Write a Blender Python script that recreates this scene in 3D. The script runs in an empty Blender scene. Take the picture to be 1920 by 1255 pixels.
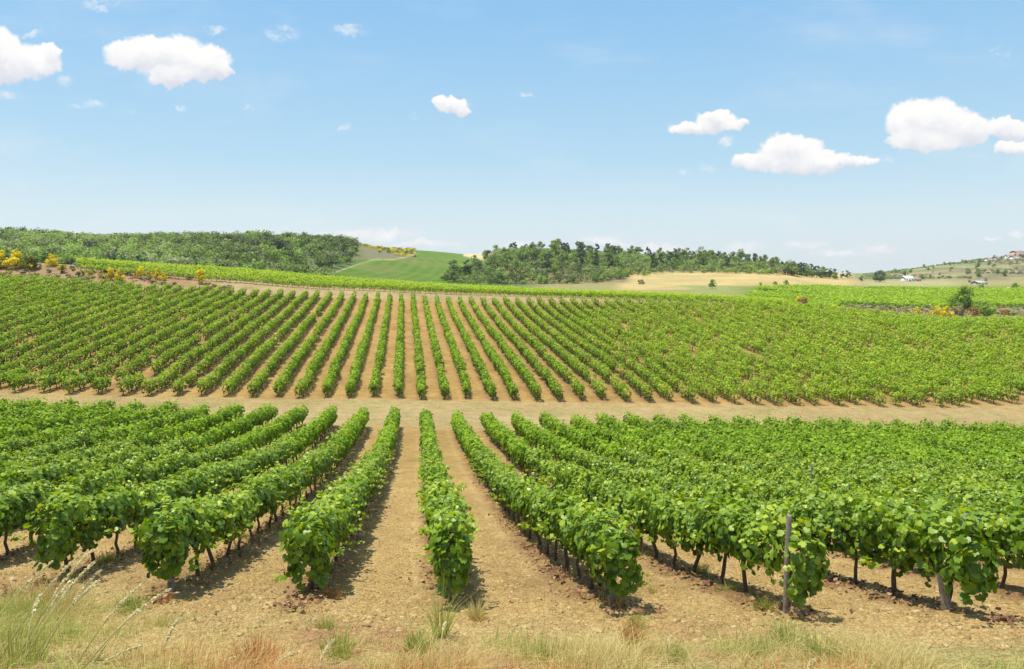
import bpy, math, random
import numpy as np
from mathutils import Vector
R = math.radians
rng = np.random.default_rng(7); random.seed(7)
SC = bpy.context.scene
COL = SC.collection

# ------------------------------------------------------------------ camera, sky, sun, exposure
F = 1400.0; PITCH = R(5.0)
cam_d = bpy.data.cameras.new('camera'); cam = bpy.data.objects.new('camera', cam_d); COL.objects.link(cam)
cam.location = (0, 0, 0); cam.rotation_euler = (R(90) - PITCH, 0, 0)
cam_d.sensor_width = 36; cam_d.lens = F / 1920 * 36; cam_d.clip_start = 0.05; cam_d.clip_end = 20000
SC.camera = cam
SUN_EL, SUN_AZ = R(76), R(-78)         # azimuth clockwise from +Y: the sun stands left and beyond
SC.view_settings.view_transform = 'Standard'; SC.view_settings.look = 'None'
SC.view_settings.exposure = 0.55; SC.view_settings.gamma = 1
sl = bpy.data.lights.new('sun', 'SUN'); so = bpy.data.objects.new('sun', sl); COL.objects.link(so)
sl.energy = 3.8; sl.angle = R(0.55); sl.color = (1, 0.955, 0.88)
sd = Vector((math.sin(SUN_AZ) * math.cos(SUN_EL), math.cos(SUN_AZ) * math.cos(SUN_EL), math.sin(SUN_EL)))
so.rotation_euler = sd.to_track_quat('Z', 'Y').to_euler(); so.location = (-30, 20, 60)
SKY_STRENGTH = 0.115

def cs(px, py):                        # direction of a photograph point
    cx, cy = (px - 960) / F, (627.5 - py) / F
    return cx, math.cos(PITCH) + cy * math.sin(PITCH), -math.sin(PITCH) + cy * math.cos(PITCH)
def az(px, py=505): d = cs(px, py); return d[0] / d[1]
def el(px, py): d = cs(px, py); return d[2] / d[1]

class NT:
    def __init__(s, tree): s.t = tree; s.n = tree.nodes; s.l = tree.links
    def node(s, typ, ins=None, **kw):
        n = s.n.new(typ)
        for k, v in kw.items(): setattr(n, k, v)
        for k, v in (ins or {}).items():
            if isinstance(v, bpy.types.NodeSocket): s.l.new(v, n.inputs[k])
            else: n.inputs[k].default_value = v
        return n
    def m(s, op, a, b=0.0, c=0.0, clamp=False):
        return s.node('ShaderNodeMath', {0: a, 1: b, 2: c}, operation=op, use_clamp=clamp).outputs[0]
    def vm(s, op, a, b=(0, 0, 0)):
        n = s.node('ShaderNodeVectorMath', {0: a, 1: b}, operation=op); return n.outputs['Value' if op in ('LENGTH', 'DOT_PRODUCT') else 'Vector']
    def noise(s, vec, scale, detail=2.0, rough=0.5):
        return s.node('ShaderNodeTexNoise', {'Vector': vec, 'Scale': scale, 'Detail': detail, 'Roughness': rough})
    def ramp(s, fac, stops, interp='LINEAR'):
        n = s.node('ShaderNodeValToRGB', {'Fac': fac}); cr = n.color_ramp; cr.interpolation = interp
        while len(cr.elements) < len(stops): cr.elements.new(0.5)
        for e, (p, c) in zip(cr.elements, stops): e.position = p; e.color = (*c, 1)
        return n.outputs[0]
    def mix(s, f, a, b, blend='MIX'):
        n = s.node('ShaderNodeMix', data_type='RGBA', blend_type=blend)
        for k, v in ((0, f), (6, a), (7, b)):
            if isinstance(v, bpy.types.NodeSocket): s.l.new(v, n.inputs[k])
            else: n.inputs[k].default_value = v if k == 0 else (*v, 1)
        return n.outputs[2]
    def mr(s, v, a, b, c=0.0, d=1.0, interp='SMOOTHSTEP'):
        return s.node('ShaderNodeMapRange', {0: v, 1: a, 2: b, 3: c, 4: d}, interpolation_type=interp).outputs[0]

world = bpy.data.worlds.new('World'); SC.world = world; world.use_nodes = True
W = NT(world.node_tree); W.n.clear()
sky = W.node('ShaderNodeTexSky', sky_type='NISHITA', sun_disc=False, sun_elevation=SUN_EL, sun_rotation=SUN_AZ, altitude=100.0, air_density=1.0, dust_density=0.9, ozone_density=1.6)
# clouds are laid out by direction (azimuth, height) around the whole sky
gen = W.node('ShaderNodeTexCoord').outputs['Generated']
xyz = W.node('ShaderNodeSeparateXYZ', {0: gen})
yy = W.m('MAXIMUM', xyz.outputs[1], 0.02)
U = W.m('DIVIDE', xyz.outputs[0], yy); V = W.m('DIVIDE', xyz.outputs[2], yy)
uv = W.node('ShaderNodeCombineXYZ', {0: U, 1: V, 2: 0.0}).outputs[0]
n1 = W.noise(uv, 16.0, 5.0, 0.6).outputs['Color']
warp = W.vm('SCALE', W.vm('SUBTRACT', n1, (0.5, 0.5, 0.5))); warp.node.inputs['Scale'].default_value = 0.034
n3 = W.noise(uv, 75.0, 4.0, 0.62).outputs['Color']
warp2 = W.vm('SCALE', W.vm('SUBTRACT', n3, (0.5, 0.5, 0.5))); warp2.node.inputs['Scale'].default_value = 0.016
uvw = W.vm('ADD', W.vm('ADD', uv, warp), warp2)
BIG = [  # px, py, rx, ry
    (-45, 120, 95, 44), (-12, 92, 60, 50), (18, 112, 52, 44), (60, 116, 52, 36), (88, 104, 24, 20),
    (262, 98, 64, 34), (318, 108, 84, 42), (385, 118, 56, 36), (320, 142, 50, 22), (412, 132, 28, 20),
    (850, 196, 33, 17), (866, 205, 18, 13), (830, 188, 14, 11),
    (1296, 240, 48, 13), (1345, 228, 42, 20), (1380, 236, 26, 11),
    (1468, 282, 50, 34), (1500, 280, 52, 32), (1540, 300, 74, 23), (1490, 308, 48, 17), (1415, 300, 50, 17), (1605, 304, 46, 12),
    (1706, 232, 52, 44), (1752, 226, 70, 42), (1808, 240, 52, 36), (1730, 262, 80, 22), (1890, 242, 58, 22), (1905, 278, 50, 17)]
WISP = [(530, 64, 46, 18), (180, 337, 16, 9), (645, 242, 16, 10), (780, 212, 17, 8), (1360, 265, 26, 11), (1326, 314, 20, 12), (1282, 324, 12, 7),
    (190, 6, 50, 16), (336, 201, 16, 8), (464, 198, 14, 7), (160, 198, 44, 10), (236, 208, 22, 9), (660, 64, 44, 12), (28, 178, 30, 14), (120, 152, 18, 18),
    (986, 180, 16, 7), (400, 60, 34, 9), (60, 60, 30, 10), (250, 66, 30, 9), (1645, 298, 40, 8), (1870, 95, 30, 10)]
LOW = [(690, 437, 130, 13), (975, 460, 52, 14), (1135, 452, 66, 12), (1395, 464, 60, 13), (1510, 460, 60, 13), (1650, 466, 56, 12), (1240, 462, 70, 10), (800, 455, 90, 10), (1860, 446, 20, 6), (1905, 442, 20, 7), (1580, 478, 90, 8)]
def blob(px, py, rx, ry, vec):
    loc = W.vm('MULTIPLY', W.vm('SUBTRACT', vec, (az(px, py), el(px, py), 0)), (F / rx, F / ry, 0))
    return loc, W.m('SUBTRACT', 1.0, W.vm('LENGTH', loc))
field = None; shn = None; shd = None
for b in BIG:
    loc, f = blob(*b, uvw)
    field = f if field is None else W.m('MAXIMUM', field, f)
    fp = W.m('MAXIMUM', f, 0.0); sh = W.m('MULTIPLY', W.vm('DOT_PRODUCT', loc, (0.0, 1, 0)), fp)
    shn = sh if shn is None else W.m('ADD', shn, sh); shd = fp if shd is None else W.m('ADD', shd, fp)
lowv = W.m('DIVIDE', shn, W.m('ADD', shd, 0.02))
a_big = W.mr(W.m('ADD', field, W.m('MULTIPLY', W.m('SUBTRACT', W.noise(uv, 120.0, 4.0, .7).outputs[0], .5), .10)), -0.02, 0.24)
wf = None
for b in WISP:
    f = blob(*b, uvw)[1]; wf = f if wf is None else W.m('MAXIMUM', wf, f)
nw = W.noise(W.vm('MULTIPLY', uvw, (1, 2.0, 1)), 40.0, 5.0, 0.7).outputs[0]
a_w = W.m('MULTIPLY', W.mr(wf, 0.0, 0.65), W.mr(nw, 0.36, 0.70, 0.0, 0.68))
lf = None
for b in LOW:
    f = blob(*b, uvw)[1]; lf = f if lf is None else W.m('MAXIMUM', lf, f)
a_l = W.m('MULTIPLY', W.mr(lf, 0.0, 0.8), W.mr(nw, 0.3, 0.6, 0.5, 1.0))
ci = W.noise(W.vm('MULTIPLY', uv, (1.0, 3.2, 1.0)), 3.2, 5.0, 0.62).outputs[0]
a_c = W.mr(ci, 0.48, 0.8, 0.0, 0.25)
front = W.mr(xyz.outputs[1], 0.02, 0.08)
alpha = W.m('MAXIMUM', W.m('MAXIMUM', a_big, a_w), W.m('MAXIMUM', a_l, a_c))
alpha = W.m('MULTIPLY', alpha, front)
soft = W.noise(uvw, 28.0, 4.0, 0.55).outputs[0]
shade = W.mr(W.m('ADD', lowv, W.m('MULTIPLY', W.m('SUBTRACT', soft, 0.5), 1.3)), -0.85, 0.35)
WH = 6.1
cloud = W.mix(shade, (0.70 * WH, 0.73 * WH, 0.81 * WH), (1.0 * WH, 0.985 * WH, 0.97 * WH))
# hazy summer air over the Nishita sky; unseen zenith brightened to add ambient fill
vn = xyz.outputs[2]
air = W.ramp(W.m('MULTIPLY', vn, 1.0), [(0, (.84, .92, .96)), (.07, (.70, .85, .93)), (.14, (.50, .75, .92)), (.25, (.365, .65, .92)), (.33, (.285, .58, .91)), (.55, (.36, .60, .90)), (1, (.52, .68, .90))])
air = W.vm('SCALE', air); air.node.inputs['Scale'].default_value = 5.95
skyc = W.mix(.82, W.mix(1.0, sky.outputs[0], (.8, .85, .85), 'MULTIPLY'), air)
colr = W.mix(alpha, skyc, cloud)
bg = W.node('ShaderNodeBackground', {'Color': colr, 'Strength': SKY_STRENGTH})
W.node('ShaderNodeOutputWorld', {'Surface': bg.outputs[0]})
world.cycles.sampling_method = 'MANUAL'; world.cycles.sample_map_resolution = 512
SC.render.engine = 'CYCLES'
SC.cycles.max_bounces = 5; SC.cycles.diffuse_bounces = 3; SC.cycles.glossy_bounces = 1; SC.cycles.transmission_bounces = 3; SC.cycles.transparent_max_bounces = 4
SC.cycles.use_denoising = True; SC.cycles.sample_clamp_indirect = 6

# ------------------------------------------------------------------ helpers
def tag(o, label=None, cat=None, group=None, kind=None):
    if label: o['label'] = label
    if cat: o['category'] = cat
    if group: o['group'] = group
    if kind: o['kind'] = kind
    return o
def mesh_np(name, co, faces, mats, midx=None, attr=None, col=None, smooth=False):
    """one mesh from vertex and face arrays; faces: (M,k) array"""
    me = bpy.data.meshes.new(name); co = np.ascontiguousarray(co, np.float32); faces = np.ascontiguousarray(faces, np.int32)
    me.vertices.add(len(co)); me.vertices.foreach_set('co', co.ravel())
    M, k = faces.shape
    me.loops.add(M * k); me.loops.foreach_set('vertex_index', faces.ravel())
    me.polygons.add(M); me.polygons.foreach_set('loop_start', np.arange(0, M * k, k, dtype=np.int32)); me.polygons.foreach_set('loop_total', np.full(M, k, np.int32))
    if smooth: me.polygons.foreach_set('use_smooth', np.ones(M, bool))
    for m in mats: me.materials.append(m)
    if midx is not None: me.polygons.foreach_set('material_index', np.ascontiguousarray(midx, np.int32))
    if attr is not None:
        a = me.attributes.new('tint', 'FLOAT', 'POINT'); a.data.foreach_set('value', np.ascontiguousarray(attr, np.float32))
    if col is not None:
        a = me.attributes.new('Col', 'FLOAT_COLOR', 'POINT'); a.data.foreach_set('color', np.ascontiguousarray(np.c_[col, np.ones(len(col))], np.float32).ravel())
    me.update(calc_edges=True); me.validate(); return me
def link(name, me, parent=None, loc=(0, 0, 0), rz=0, sc=1):
    o = bpy.data.objects.new(name, me); COL.objects.link(o); o.location = loc; o.rotation_euler = (0, 0, rz)
    o.scale = (sc, sc, sc) if not hasattr(sc, '__len__') else sc
    if parent: o.parent = parent
    return o
class Acc:
    """collects vertex / face / tint arrays of one mesh (all faces with the same corner count)"""
    def __init__(s): s.v = []; s.f = []; s.t = []; s.m = []; s.n = 0
    def add(s, v, f, t=0.5, m=0):
        s.v.append(v); s.f.append(np.asarray(f) + s.n); s.n += len(v)
        s.t.append(np.full(len(v), t) if np.isscalar(t) else t); s.m.append(np.full(len(f), m))
    def mesh(s, name, mats, smooth=False):
        return mesh_np(name, np.concatenate(s.v), np.concatenate(s.f), mats, np.concatenate(s.m), np.concatenate(s.t), smooth=smooth)
_lat = np.random.default_rng(3).random((512, 512))
def vnoise(x, y, s, oct=3, p=0.5):
    out = 0; a = 1; tot = 0
    for i in range(oct):
        u, v = x * s + 17.3 * i, y * s + 9.1 * i
        iu, iv = np.floor(u).astype(int), np.floor(v).astype(int); fu, fv = u - iu, v - iv
        fu = fu * fu * (3 - 2 * fu); fv = fv * fv * (3 - 2 * fv)
        g = lambda i_, j_: _lat[i_ & 511, j_ & 511]
        out = out + a * ((g(iu, iv) * (1 - fu) + g(iu + 1, iv) * fu) * (1 - fv) + (g(iu, iv + 1) * (1 - fu) + g(iu + 1, iv + 1) * fu) * fv)
        tot += a; a *= p; s = s * 2.03
    return out / tot
ORD = 'first second third fourth fifth sixth seventh eighth ninth tenth eleventh twelfth thirteenth fourteenth fifteenth sixteenth seventeenth eighteenth nineteenth'.split()
TENS = {20: ('twentieth', 'twenty'), 30: ('thirtieth', 'thirty'), 40: ('fortieth', 'forty'), 50: ('fiftieth', 'fifty'), 60: ('sixtieth', 'sixty')}
def ordw(n):
    if n < 20: return ORD[n - 1]
    t = TENS[n // 10 * 10]; return t[0] if n % 10 == 0 else t[1] + '-' + ORD[n % 10 - 1]

# ------------------------------------------------------------------ terrain
def pchip(x, y, xq):
    x = np.asarray(x, float); y = np.asarray(y, float); h = np.diff(x); d = np.diff(y, axis=0) / (h if y.ndim == 1 else h[:, None])
    m = np.zeros_like(y)
    w1 = (2 * h[1:] + h[:-1]); w2 = (h[1:] + 2 * h[:-1])
    if y.ndim > 1: w1 = w1[:, None]; w2 = w2[:, None]
    same = d[1:] * d[:-1] > 0
    with np.errstate(all='ignore'): mm = (w1 + w2) / (w1 / d[:-1] + w2 / d[1:])
    m[1:-1] = np.where(same, mm, 0); m[0] = d[0]; m[-1] = d[-1]
    xq = np.clip(xq, x[0], x[-1]); i = np.clip(np.searchsorted(x, xq) - 1, 0, len(x) - 2)
    hh = h[i]; t = (xq - x[i]) / hh
    if y.ndim > 1: hh = hh[:, None]; t = t[:, None]
    return y[i] * (1 + 2 * t) * (1 - t) ** 2 + m[i] * hh * t * (1 - t) ** 2 + y[i + 1] * t * t * (3 - 2 * t) + m[i + 1] * hh * t * t * (t - 1)
PXC = [-1300, -600, 0, 200, 400, 600, 700, 800, 870, 1000, 1200, 1400, 1600, 1800, 1920, 2500, 3300]
AC = [az(p) for p in PXC]
PROF = {-15: -1.4, 0: -1.75, 3: -2.3, 5: -3.0, 7: -3.78, 8.5: -4.25, 10.3: -4.78, 14: -5.75, 19.3: -6.9, 27: -8.35, 35.5: -9.6, 47: -10.95, 54: -11.6, 61: -11.95, 68: -12.1}
TILT = {-15: 0, 0: 0, 5: 0, 12: 0, 19.3: -.013, 27: -.02, 35.5: -.03, 47: -.04, 54: -.042, 61: -.041, 68: -.04}
FARZ = {
    80: [-6, -7, -8.8, -9.5, -10.1, -10.6, -10.8, -11.1, -11.2, -11.5, -12.0, -12.6, -13.2, -13.6, -13.7, -15, -16],
    100: [-3, -4, -5.9, -7.1, -8.2, -9.0, -9.4, -9.7, -9.9, -10.3, -10.7, -11.4, -12.0, -12.3, -12.5, -14, -15],
    128: [1, 0, -2.4, -3.9, -5.3, -6.5, -7.1, -7.5, -8.0, -8.3, -8.7, -9.1, -9.3, -9.6, -9.7, -12, -13],
    142: [3, 2, -.9, -2.2, -3.5, -4.8, -5.4, -5.8, -6.4, -6.8, -7.3, -7.8, -8.6, -9.6, -9.9, -12, -13],
    150: [4, 4, 1.4, .2, -1.9, -3.6, -4.1, -4.6, -4.9, -5.6, -6.3, -7.1, -8.7, -10, -10.3, -12, -13],
    162: [5, 5, 1.6, .6, -.8, -2.7, -3.5, -4.3, -4.7, -5.5, -6.4, -7.4, -9.3, -10.5, -10.7, -12, -13],
    200: [3, 3, -1, -1.5, -3, -5, -7, -8, -8.5, -9, -9.5, -9.8, -10.3, -10.9, -11, -12, -13],
    260: [6, 6, 2, 1, -1, -4, -7, -8.5, -9, -9, -8.3, -8.5, -10.5, -11, -11, -12, -12],
    320: [12, 12, 9, 8, 6, 1, -3.5, -5.5, -6, -5, -5.5, -5.5, -10, -10.6, -10.8, -12, -12],
    380: [19, 19, 15, 13, 12.5, 9, 4, .5, -.5, 2.5, -2.5, -1.9, -9, -10.2, -10.5, -12, -12],
    450: [23, 22, 19.5, 16, 17, 15.5, 12, 6.5, 5, 9, 5.5, 3, -8.2, -9.4, -9.8, -10, -10],
    560: [18, 15, 13, 12, 14, 13, 14.5, 13.4, 11.5, 11, 7, 3, -7.6, -9, -9.2, -9, -9],
    700: [10, 10, 8, 8, 8, 8, 9, 10, 10, 9, 5, -1, -7.6, -5, -3, 0, 2],
    900: [5, 5, 5, 5, 5, 5, 5, 5, 5, 5, 2, -3, -6.5, 8.0, 14.5, 30, 36],
    1200: [0, 0, 0, 0, 0, 0, 0, 0, 0, -2, -5, -8, -8, 0, 5, 15, 20],
    2600: [-30] * 17}
YN = sorted(list(PROF) + list(FARZ)); rows = []
for y in YN:
    if y in PROF: rows.append([PROF[y] + np.interp(y, list(TILT), list(TILT.values())) * (a * max(y, 5) + .115 * max(y, 5)) for a in AC])
    else: rows.append(FARZ[y])
ykey = lambda y: np.where(np.asarray(y) < 5, (np.asarray(y) - 5) / 5, np.log(np.maximum(np.asarray(y, float), 5) / 5))
QY = np.concatenate([np.linspace(float(ykey(-15.)), 0, 20), np.linspace(0.01, float(ykey(2600.)), 900)])
QA = np.linspace(AC[0], AC[-1], 500)
Z1 = pchip(ykey(np.array(YN)), np.array(rows, float), QY)
ZG = pchip(np.array(AC), Z1.T, QA).T
# soften the creases of the table
for _ in range(3): ZG[:, 1:-1] = (ZG[:, :-2] + 2 * ZG[:, 1:-1] + ZG[:, 2:]) / 4
def H(x, y):
    x = np.asarray(x, float); y = np.asarray(y, float); a = x / np.maximum(y, 5)
    fi = np.interp(ykey(y), QY, np.arange(len(QY))); fj = np.clip((a - QA[0]) / (QA[1] - QA[0]), 0, len(QA) - 1.001)
    i = np.minimum(fi.astype(int), len(QY) - 2); j = fj.astype(int); s, t = fi - i, fj - j
    z = (ZG[i, j] * (1 - t) + ZG[i, j + 1] * t) * (1 - s) + (ZG[i + 1, j] * (1 - t) + ZG[i + 1, j + 1] * t) * s
    return z + (vnoise(x, y, .08, 2) - .5) * .5 * np.clip((y - 4) / 60, .05, 1) + (vnoise(x, y, .012, 3) - .5) * np.clip((y - 170) / 150, 0, 1) * 5
def proj(x, y, z):
    d = y * math.cos(PITCH) - z * math.sin(PITCH); u = y * math.sin(PITCH) + z * math.cos(PITCH)
    d = np.maximum(d, .01); return 960 + F * x / d, 627.5 - F * u / d
def ground_at(px, py, ymin=3.0, ymax=1400.0):
    """world point where the line of sight through a photograph point meets the terrain beyond ymin"""
    d = cs(px, py); Y = np.exp(np.linspace(math.log(ymin), math.log(ymax), 3000)); X = Y * d[0] / d[1]; Z = Y * d[2] / d[1]
    g = H(X, Y); k = np.nonzero(Z <= g)[0]; k = k[0] if len(k) else int(np.argmin(Z - g))
    return float(X[k]), float(Y[k]), float(g[k])

# rows of the two vineyard blocks
NS, MS, SP = -.126, -.142, 2.2
near_x = lambda k, Y: -.82 + SP * k + NS * (Y - 10.3)
mid_x = lambda k, Y: -10.5 + SP * k + MS * (Y - 68)
near_end = lambda X: 10.5 - .127 * X
near_far = lambda X: 54 + .126 * (X + 6.3)
mid_near = lambda X: 68 + .13 * (X + 10.5)
def mid_far(X):
    Y = 141 + .13 * (X + 20); pa = X / np.maximum(Y, 5); k = np.clip((pa - az(1480)) / (az(1660) - az(1480)), 0, 1)
    return Y * (1 - k) + 131 * k

# ------------------------------------------------------------------ materials
def mat(name):
    m = bpy.data.materials.new(name); m.use_nodes = True; t = NT(m.node_tree); t.n.clear()
    return m, t
def leafy(name, stops, trans=.35, rough=.5, spec=.35, tcol=(1.25, 1.5, .5), nscale=0, patch=None, rnd=0):
    m, t = mat(name); a = t.node('ShaderNodeAttribute', attribute_name='tint').outputs['Fac']
    if nscale:
        pos = t.node('ShaderNodeNewGeometry').outputs['Position']
        a = t.m('ADD', a, t.m('MULTIPLY', t.m('SUBTRACT', t.noise(pos, nscale, 2).outputs[0], .5), .7))
    if rnd: a = t.m('ADD', a, t.m('MULTIPLY', t.m('SUBTRACT', t.node('ShaderNodeObjectInfo').outputs['Random'], .5), rnd))
    c = t.ramp(a, stops)
    if patch:
        pos = t.node('ShaderNodeNewGeometry').outputs['Position']
        c = t.mix(t.mr(t.noise(pos, patch, 2).outputs[0], .42, .62, 0, .35), c, t.mix(1, c, (1.5, 1.2, .7), 'MULTIPLY'))
    b = t.node('ShaderNodeBsdfPrincipled', {'Base Color': c, 'Roughness': rough, 'Specular IOR Level': spec})
    tr = t.node('ShaderNodeBsdfTranslucent', {'Color': t.mix(1, c, tcol, 'MULTIPLY')})
    mx = t.node('ShaderNodeMixShader', {0: trans, 1: b.outputs[0], 2: tr.outputs[0]})
    t.node('ShaderNodeOutputMaterial', {'Surface': mx.outputs[0]}); return m
def plain(name, c, rough=.8, nscale=0, var=.25, bump=0, spec=.3, tintramp=None):
    m, t = mat(name); pos = t.node('ShaderNodeTexCoord').outputs['Object']
    col = c
    if tintramp: col = t.ramp(t.node('ShaderNodeAttribute', attribute_name='tint').outputs['Fac'], tintramp)
    b = t.node('ShaderNodeBsdfPrincipled', {'Roughness': rough, 'Specular IOR Level': spec})
    if nscale:
        n = t.noise(pos, nscale, 4, .65).outputs[0]
        col = t.mix(1, col, t.ramp(n, [(.25, (1 - var * 1.6,) * 3), (.75, (1 + var,) * 3)]), 'MULTIPLY')
        if bump: t.l.new(t.node('ShaderNodeBump', {'Strength': bump, 'Distance': .02, 'Height': n}).outputs[0], b.inputs['Normal'])
    if isinstance(col, bpy.types.NodeSocket): t.l.new(col, b.inputs['Base Color'])
    else: b.inputs['Base Color'].default_value = (*col, 1)
    t.node('ShaderNodeOutputMaterial', {'Surface': b.outputs[0]}); return m
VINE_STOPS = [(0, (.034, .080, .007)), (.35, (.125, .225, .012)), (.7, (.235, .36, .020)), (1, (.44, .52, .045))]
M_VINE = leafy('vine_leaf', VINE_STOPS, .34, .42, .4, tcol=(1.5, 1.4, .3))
M_VINEFAR = leafy('vine_leaf_far', [(0, (.04, .085, .007)), (.35, (.14, .245, .013)), (.7, (.265, .41, .024)), (1, (.43, .55, .05))], .36, .55, .2, tcol=(1.5, 1.4, .3))
M_BARK = plain('vine_bark', (.13, .09, .06), .9, 14, .4, .6)
M_POST = plain('weathered_wood', (.30, .25, .20), .85, 9, .35, .5)
M_OAK = leafy('oak_leaf', [(0, (.10, .13, .035)), (.5, (.25, .32, .085)), (1, (.36, .44, .125))], .3, .6, .2, nscale=.05, rnd=.4)
M_PINE = leafy('pine_needle', [(0, (.045, .07, .03)), (.5, (.10, .14, .055)), (1, (.19, .24, .09))], .15, .6, .2, rnd=.4)
M_OLIVE = leafy('olive_green_leaf', [(0, (.12, .14, .04)), (.5, (.26, .30, .08)), (1, (.42, .46, .14))], .25, .6, .2, rnd=.4)
M_LIGHT = leafy('light_green_leaf', [(0, (.10, .15, .03)), (.5, (.24, .34, .05)), (1, (.40, .50, .09))], .3, .55, .25, rnd=.4)
M_BROOM = leafy('broom_blossom', [(0, (.08, .12, .02)), (.28, (.18, .20, .02)), (.40, (.74, .60, .012)), (1, (.95, .80, .015))], .25, .6, .2, tcol=(1.1, 1.0, .6))
M_RUST = leafy('dry_rusty_twigs', [(0, (.20, .12, .05)), (.5, (.44, .24, .10)), (1, (.56, .38, .18))], .2, .8, .1, tcol=(1, .9, .7))
M_TAN = leafy('dry_tan_scrub', [(0, (.22, .20, .09)), (.5, (.42, .35, .17)), (1, (.56, .49, .26))], .2, .8, .1, tcol=(1, .95, .7))
M_GREY = leafy('grey_scrub', [(0, (.17, .16, .09)), (.5, (.31, .29, .17)), (1, (.44, .42, .25))], .2, .8, .1, tcol=(1, .95, .7))
M_TBARK = plain('tree_bark', (.16, .12, .09), .9, 2, .3)
M_GRASS = leafy('grass_blade', [(0, (.56, .44, .18)), (.3, (.62, .50, .21)), (.42, (.42, .42, .10)), (.66, (.22, .34, .04)), (.78, (.34, .34, .08)), (.86, (.52, .22, .065)), (1, (.62, .32, .13))], .35, .6, .25, tcol=(1.1, 1.1, .7))
M_STALK = leafy('straw_stalk', [(0, (.40, .42, .12)), (.4, (.68, .60, .28)), (1, (.86, .78, .52))], .45, .6, .2, tcol=(1, 1, .8))
M_CLOD = plain('soil_clod', (.45, .32, .16), .95, 11, .28, .5, .1, tintramp=[(0, (.25, .155, .06)), (.5, (.40, .275, .11)), (1, (.52, .40, .20))])
M_LITTER = plain('dead_leaf', (.2, .1, .05), .9, 0, spec=.1, tintramp=[(0, (.12, .06, .035)), (.5, (.24, .12, .06)), (1, (.40, .26, .13))])

def ground_mat():
    m, t = mat('soil_and_turf'); c = t.node('ShaderNodeAttribute', attribute_name='Col').outputs['Color']
    pos = t.node('ShaderNodeNewGeometry').outputs['Position']
    nA = t.noise(pos, 1.1, 6, .68).outputs[0]; nB = t.noise(pos, 9.0, 6, .72).outputs[0]; nC = t.noise(pos, .12, 3, .6).outputs[0]
    vo = t.node('ShaderNodeTexVoronoi', {'Vector': t.vm('ADD', pos, t.vm('MULTIPLY', t.noise(pos, 6, 2).outputs['Color'], (.25, .25, .25))), 'Scale': 11.0}, feature='DISTANCE_TO_EDGE').outputs['Distance']
    c = t.mix(1, c, t.ramp(nA, [(.3, (.80, .78, .75)), (.7, (1.16, 1.17, 1.2))]), 'MULTIPLY')
    c = t.mix(1, c, t.ramp(nB, [(.30, (.62, .56, .50)), (.44, (.97, .96, .95)), (.75, (1.18, 1.19, 1.22))]), 'MULTIPLY')
    c = t.mix(1, c, t.ramp(nC, [(.3, (.92, .9, .88)), (.7, (1.08, 1.08, 1.1))]), 'MULTIPLY')
    b = t.node('ShaderNodeBsdfPrincipled', {'Base Color': c, 'Roughness': .97, 'Specular IOR Level': .08})
    hgt = t.m('ADD', t.m('MULTIPLY', nB, 1.0), t.m('ADD', t.m('MULTIPLY', t.mr(vo, 0, .10), .55), t.m('MULTIPLY', nA, 1.2)))
    bp = t.node('ShaderNodeBump', {'Strength': .75, 'Distance': .10, 'Height': hgt})
    t.l.new(bp.outputs[0], b.inputs['Normal']); t.node('ShaderNodeOutputMaterial', {'Surface': b.outputs[0]}); return m
M_GROUND = ground_mat()

# ------------------------------------------------------------------ ground sheet, split into named pieces
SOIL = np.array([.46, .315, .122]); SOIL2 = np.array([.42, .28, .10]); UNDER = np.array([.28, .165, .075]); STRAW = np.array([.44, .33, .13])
ya = np.concatenate([np.linspace(-15, 4.8, 24), np.exp(np.linspace(math.log(5), math.log(172), 560)), np.exp(np.linspace(math.log(172), math.log(2600), 252))[1:]])
aa = np.concatenate([np.linspace(AC[0], -.84, 34)[:-1], np.linspace(-.84, .84, 600), np.linspace(.84, AC[-1], 34)[1:]])
GY, GA = np.meshgrid(ya, aa, indexing='ij'); GX = GA * np.maximum(GY, 5)
GZ = H(GX, GY)
NP_X, NP_Y = proj(GX, GY, GZ)
def sm(v, a, b): t = np.clip((v - a) / (b - a), 0, 1); return t * t * (3 - 2 * t)
def lerp(c, col, w): return c * (1 - w[..., None]) + np.asarray(col) * w[..., None]
cN = vnoise(GX, GY, .5, 4); cB = vnoise(GX, GY, 2.5, 3); cL = vnoise(GX, GY, .05, 4)
C = np.ones(GX.shape + (3,)) * SOIL
offn = np.abs((GX - near_x(0, GY) + SP / 2) % SP - SP / 2); offm = np.abs((GX - mid_x(0, GY) + SP / 2) % SP - SP / 2)
inN = sm(GY - near_end(GX), -.8, .4) * (1 - sm(GY - near_far(GX), -1, 1)); inM = sm(GY - mid_near(GX), -1, 1) * (1 - sm(GY - mid_far(GX), -1, 2))
C = lerp(C, SOIL2 * 1.02, sm(GY, 24, 55) * inN * .8)
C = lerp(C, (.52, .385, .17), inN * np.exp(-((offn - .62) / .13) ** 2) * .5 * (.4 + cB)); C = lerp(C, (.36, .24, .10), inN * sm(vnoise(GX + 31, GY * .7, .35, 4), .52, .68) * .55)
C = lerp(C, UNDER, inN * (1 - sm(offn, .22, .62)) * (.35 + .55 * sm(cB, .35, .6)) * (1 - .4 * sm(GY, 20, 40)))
mk = sm(GY - near_far(GX), -1, 1.5) * (1 - sm(GY - mid_near(GX), -2, 1))
C = lerp(C, (.44, .32, .14), mk); C = lerp(C, (.33, .30, .10), mk * sm(cN, .45, .62) * .4)
trk = np.abs(((GY - near_far(GX)) - 5.2)); C = lerp(C, (.48, .365, .18), mk * np.exp(-((trk - .9) / .45) ** 2) * .7)
C = lerp(C, (.45, .29, .10), inM); C = lerp(C, (.31, .18, .065), inM * sm(cN, .45, .65) * .45)
C = lerp(C, UNDER * .9, inM * (1 - sm(offm, .25, .7)) * .6)
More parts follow.
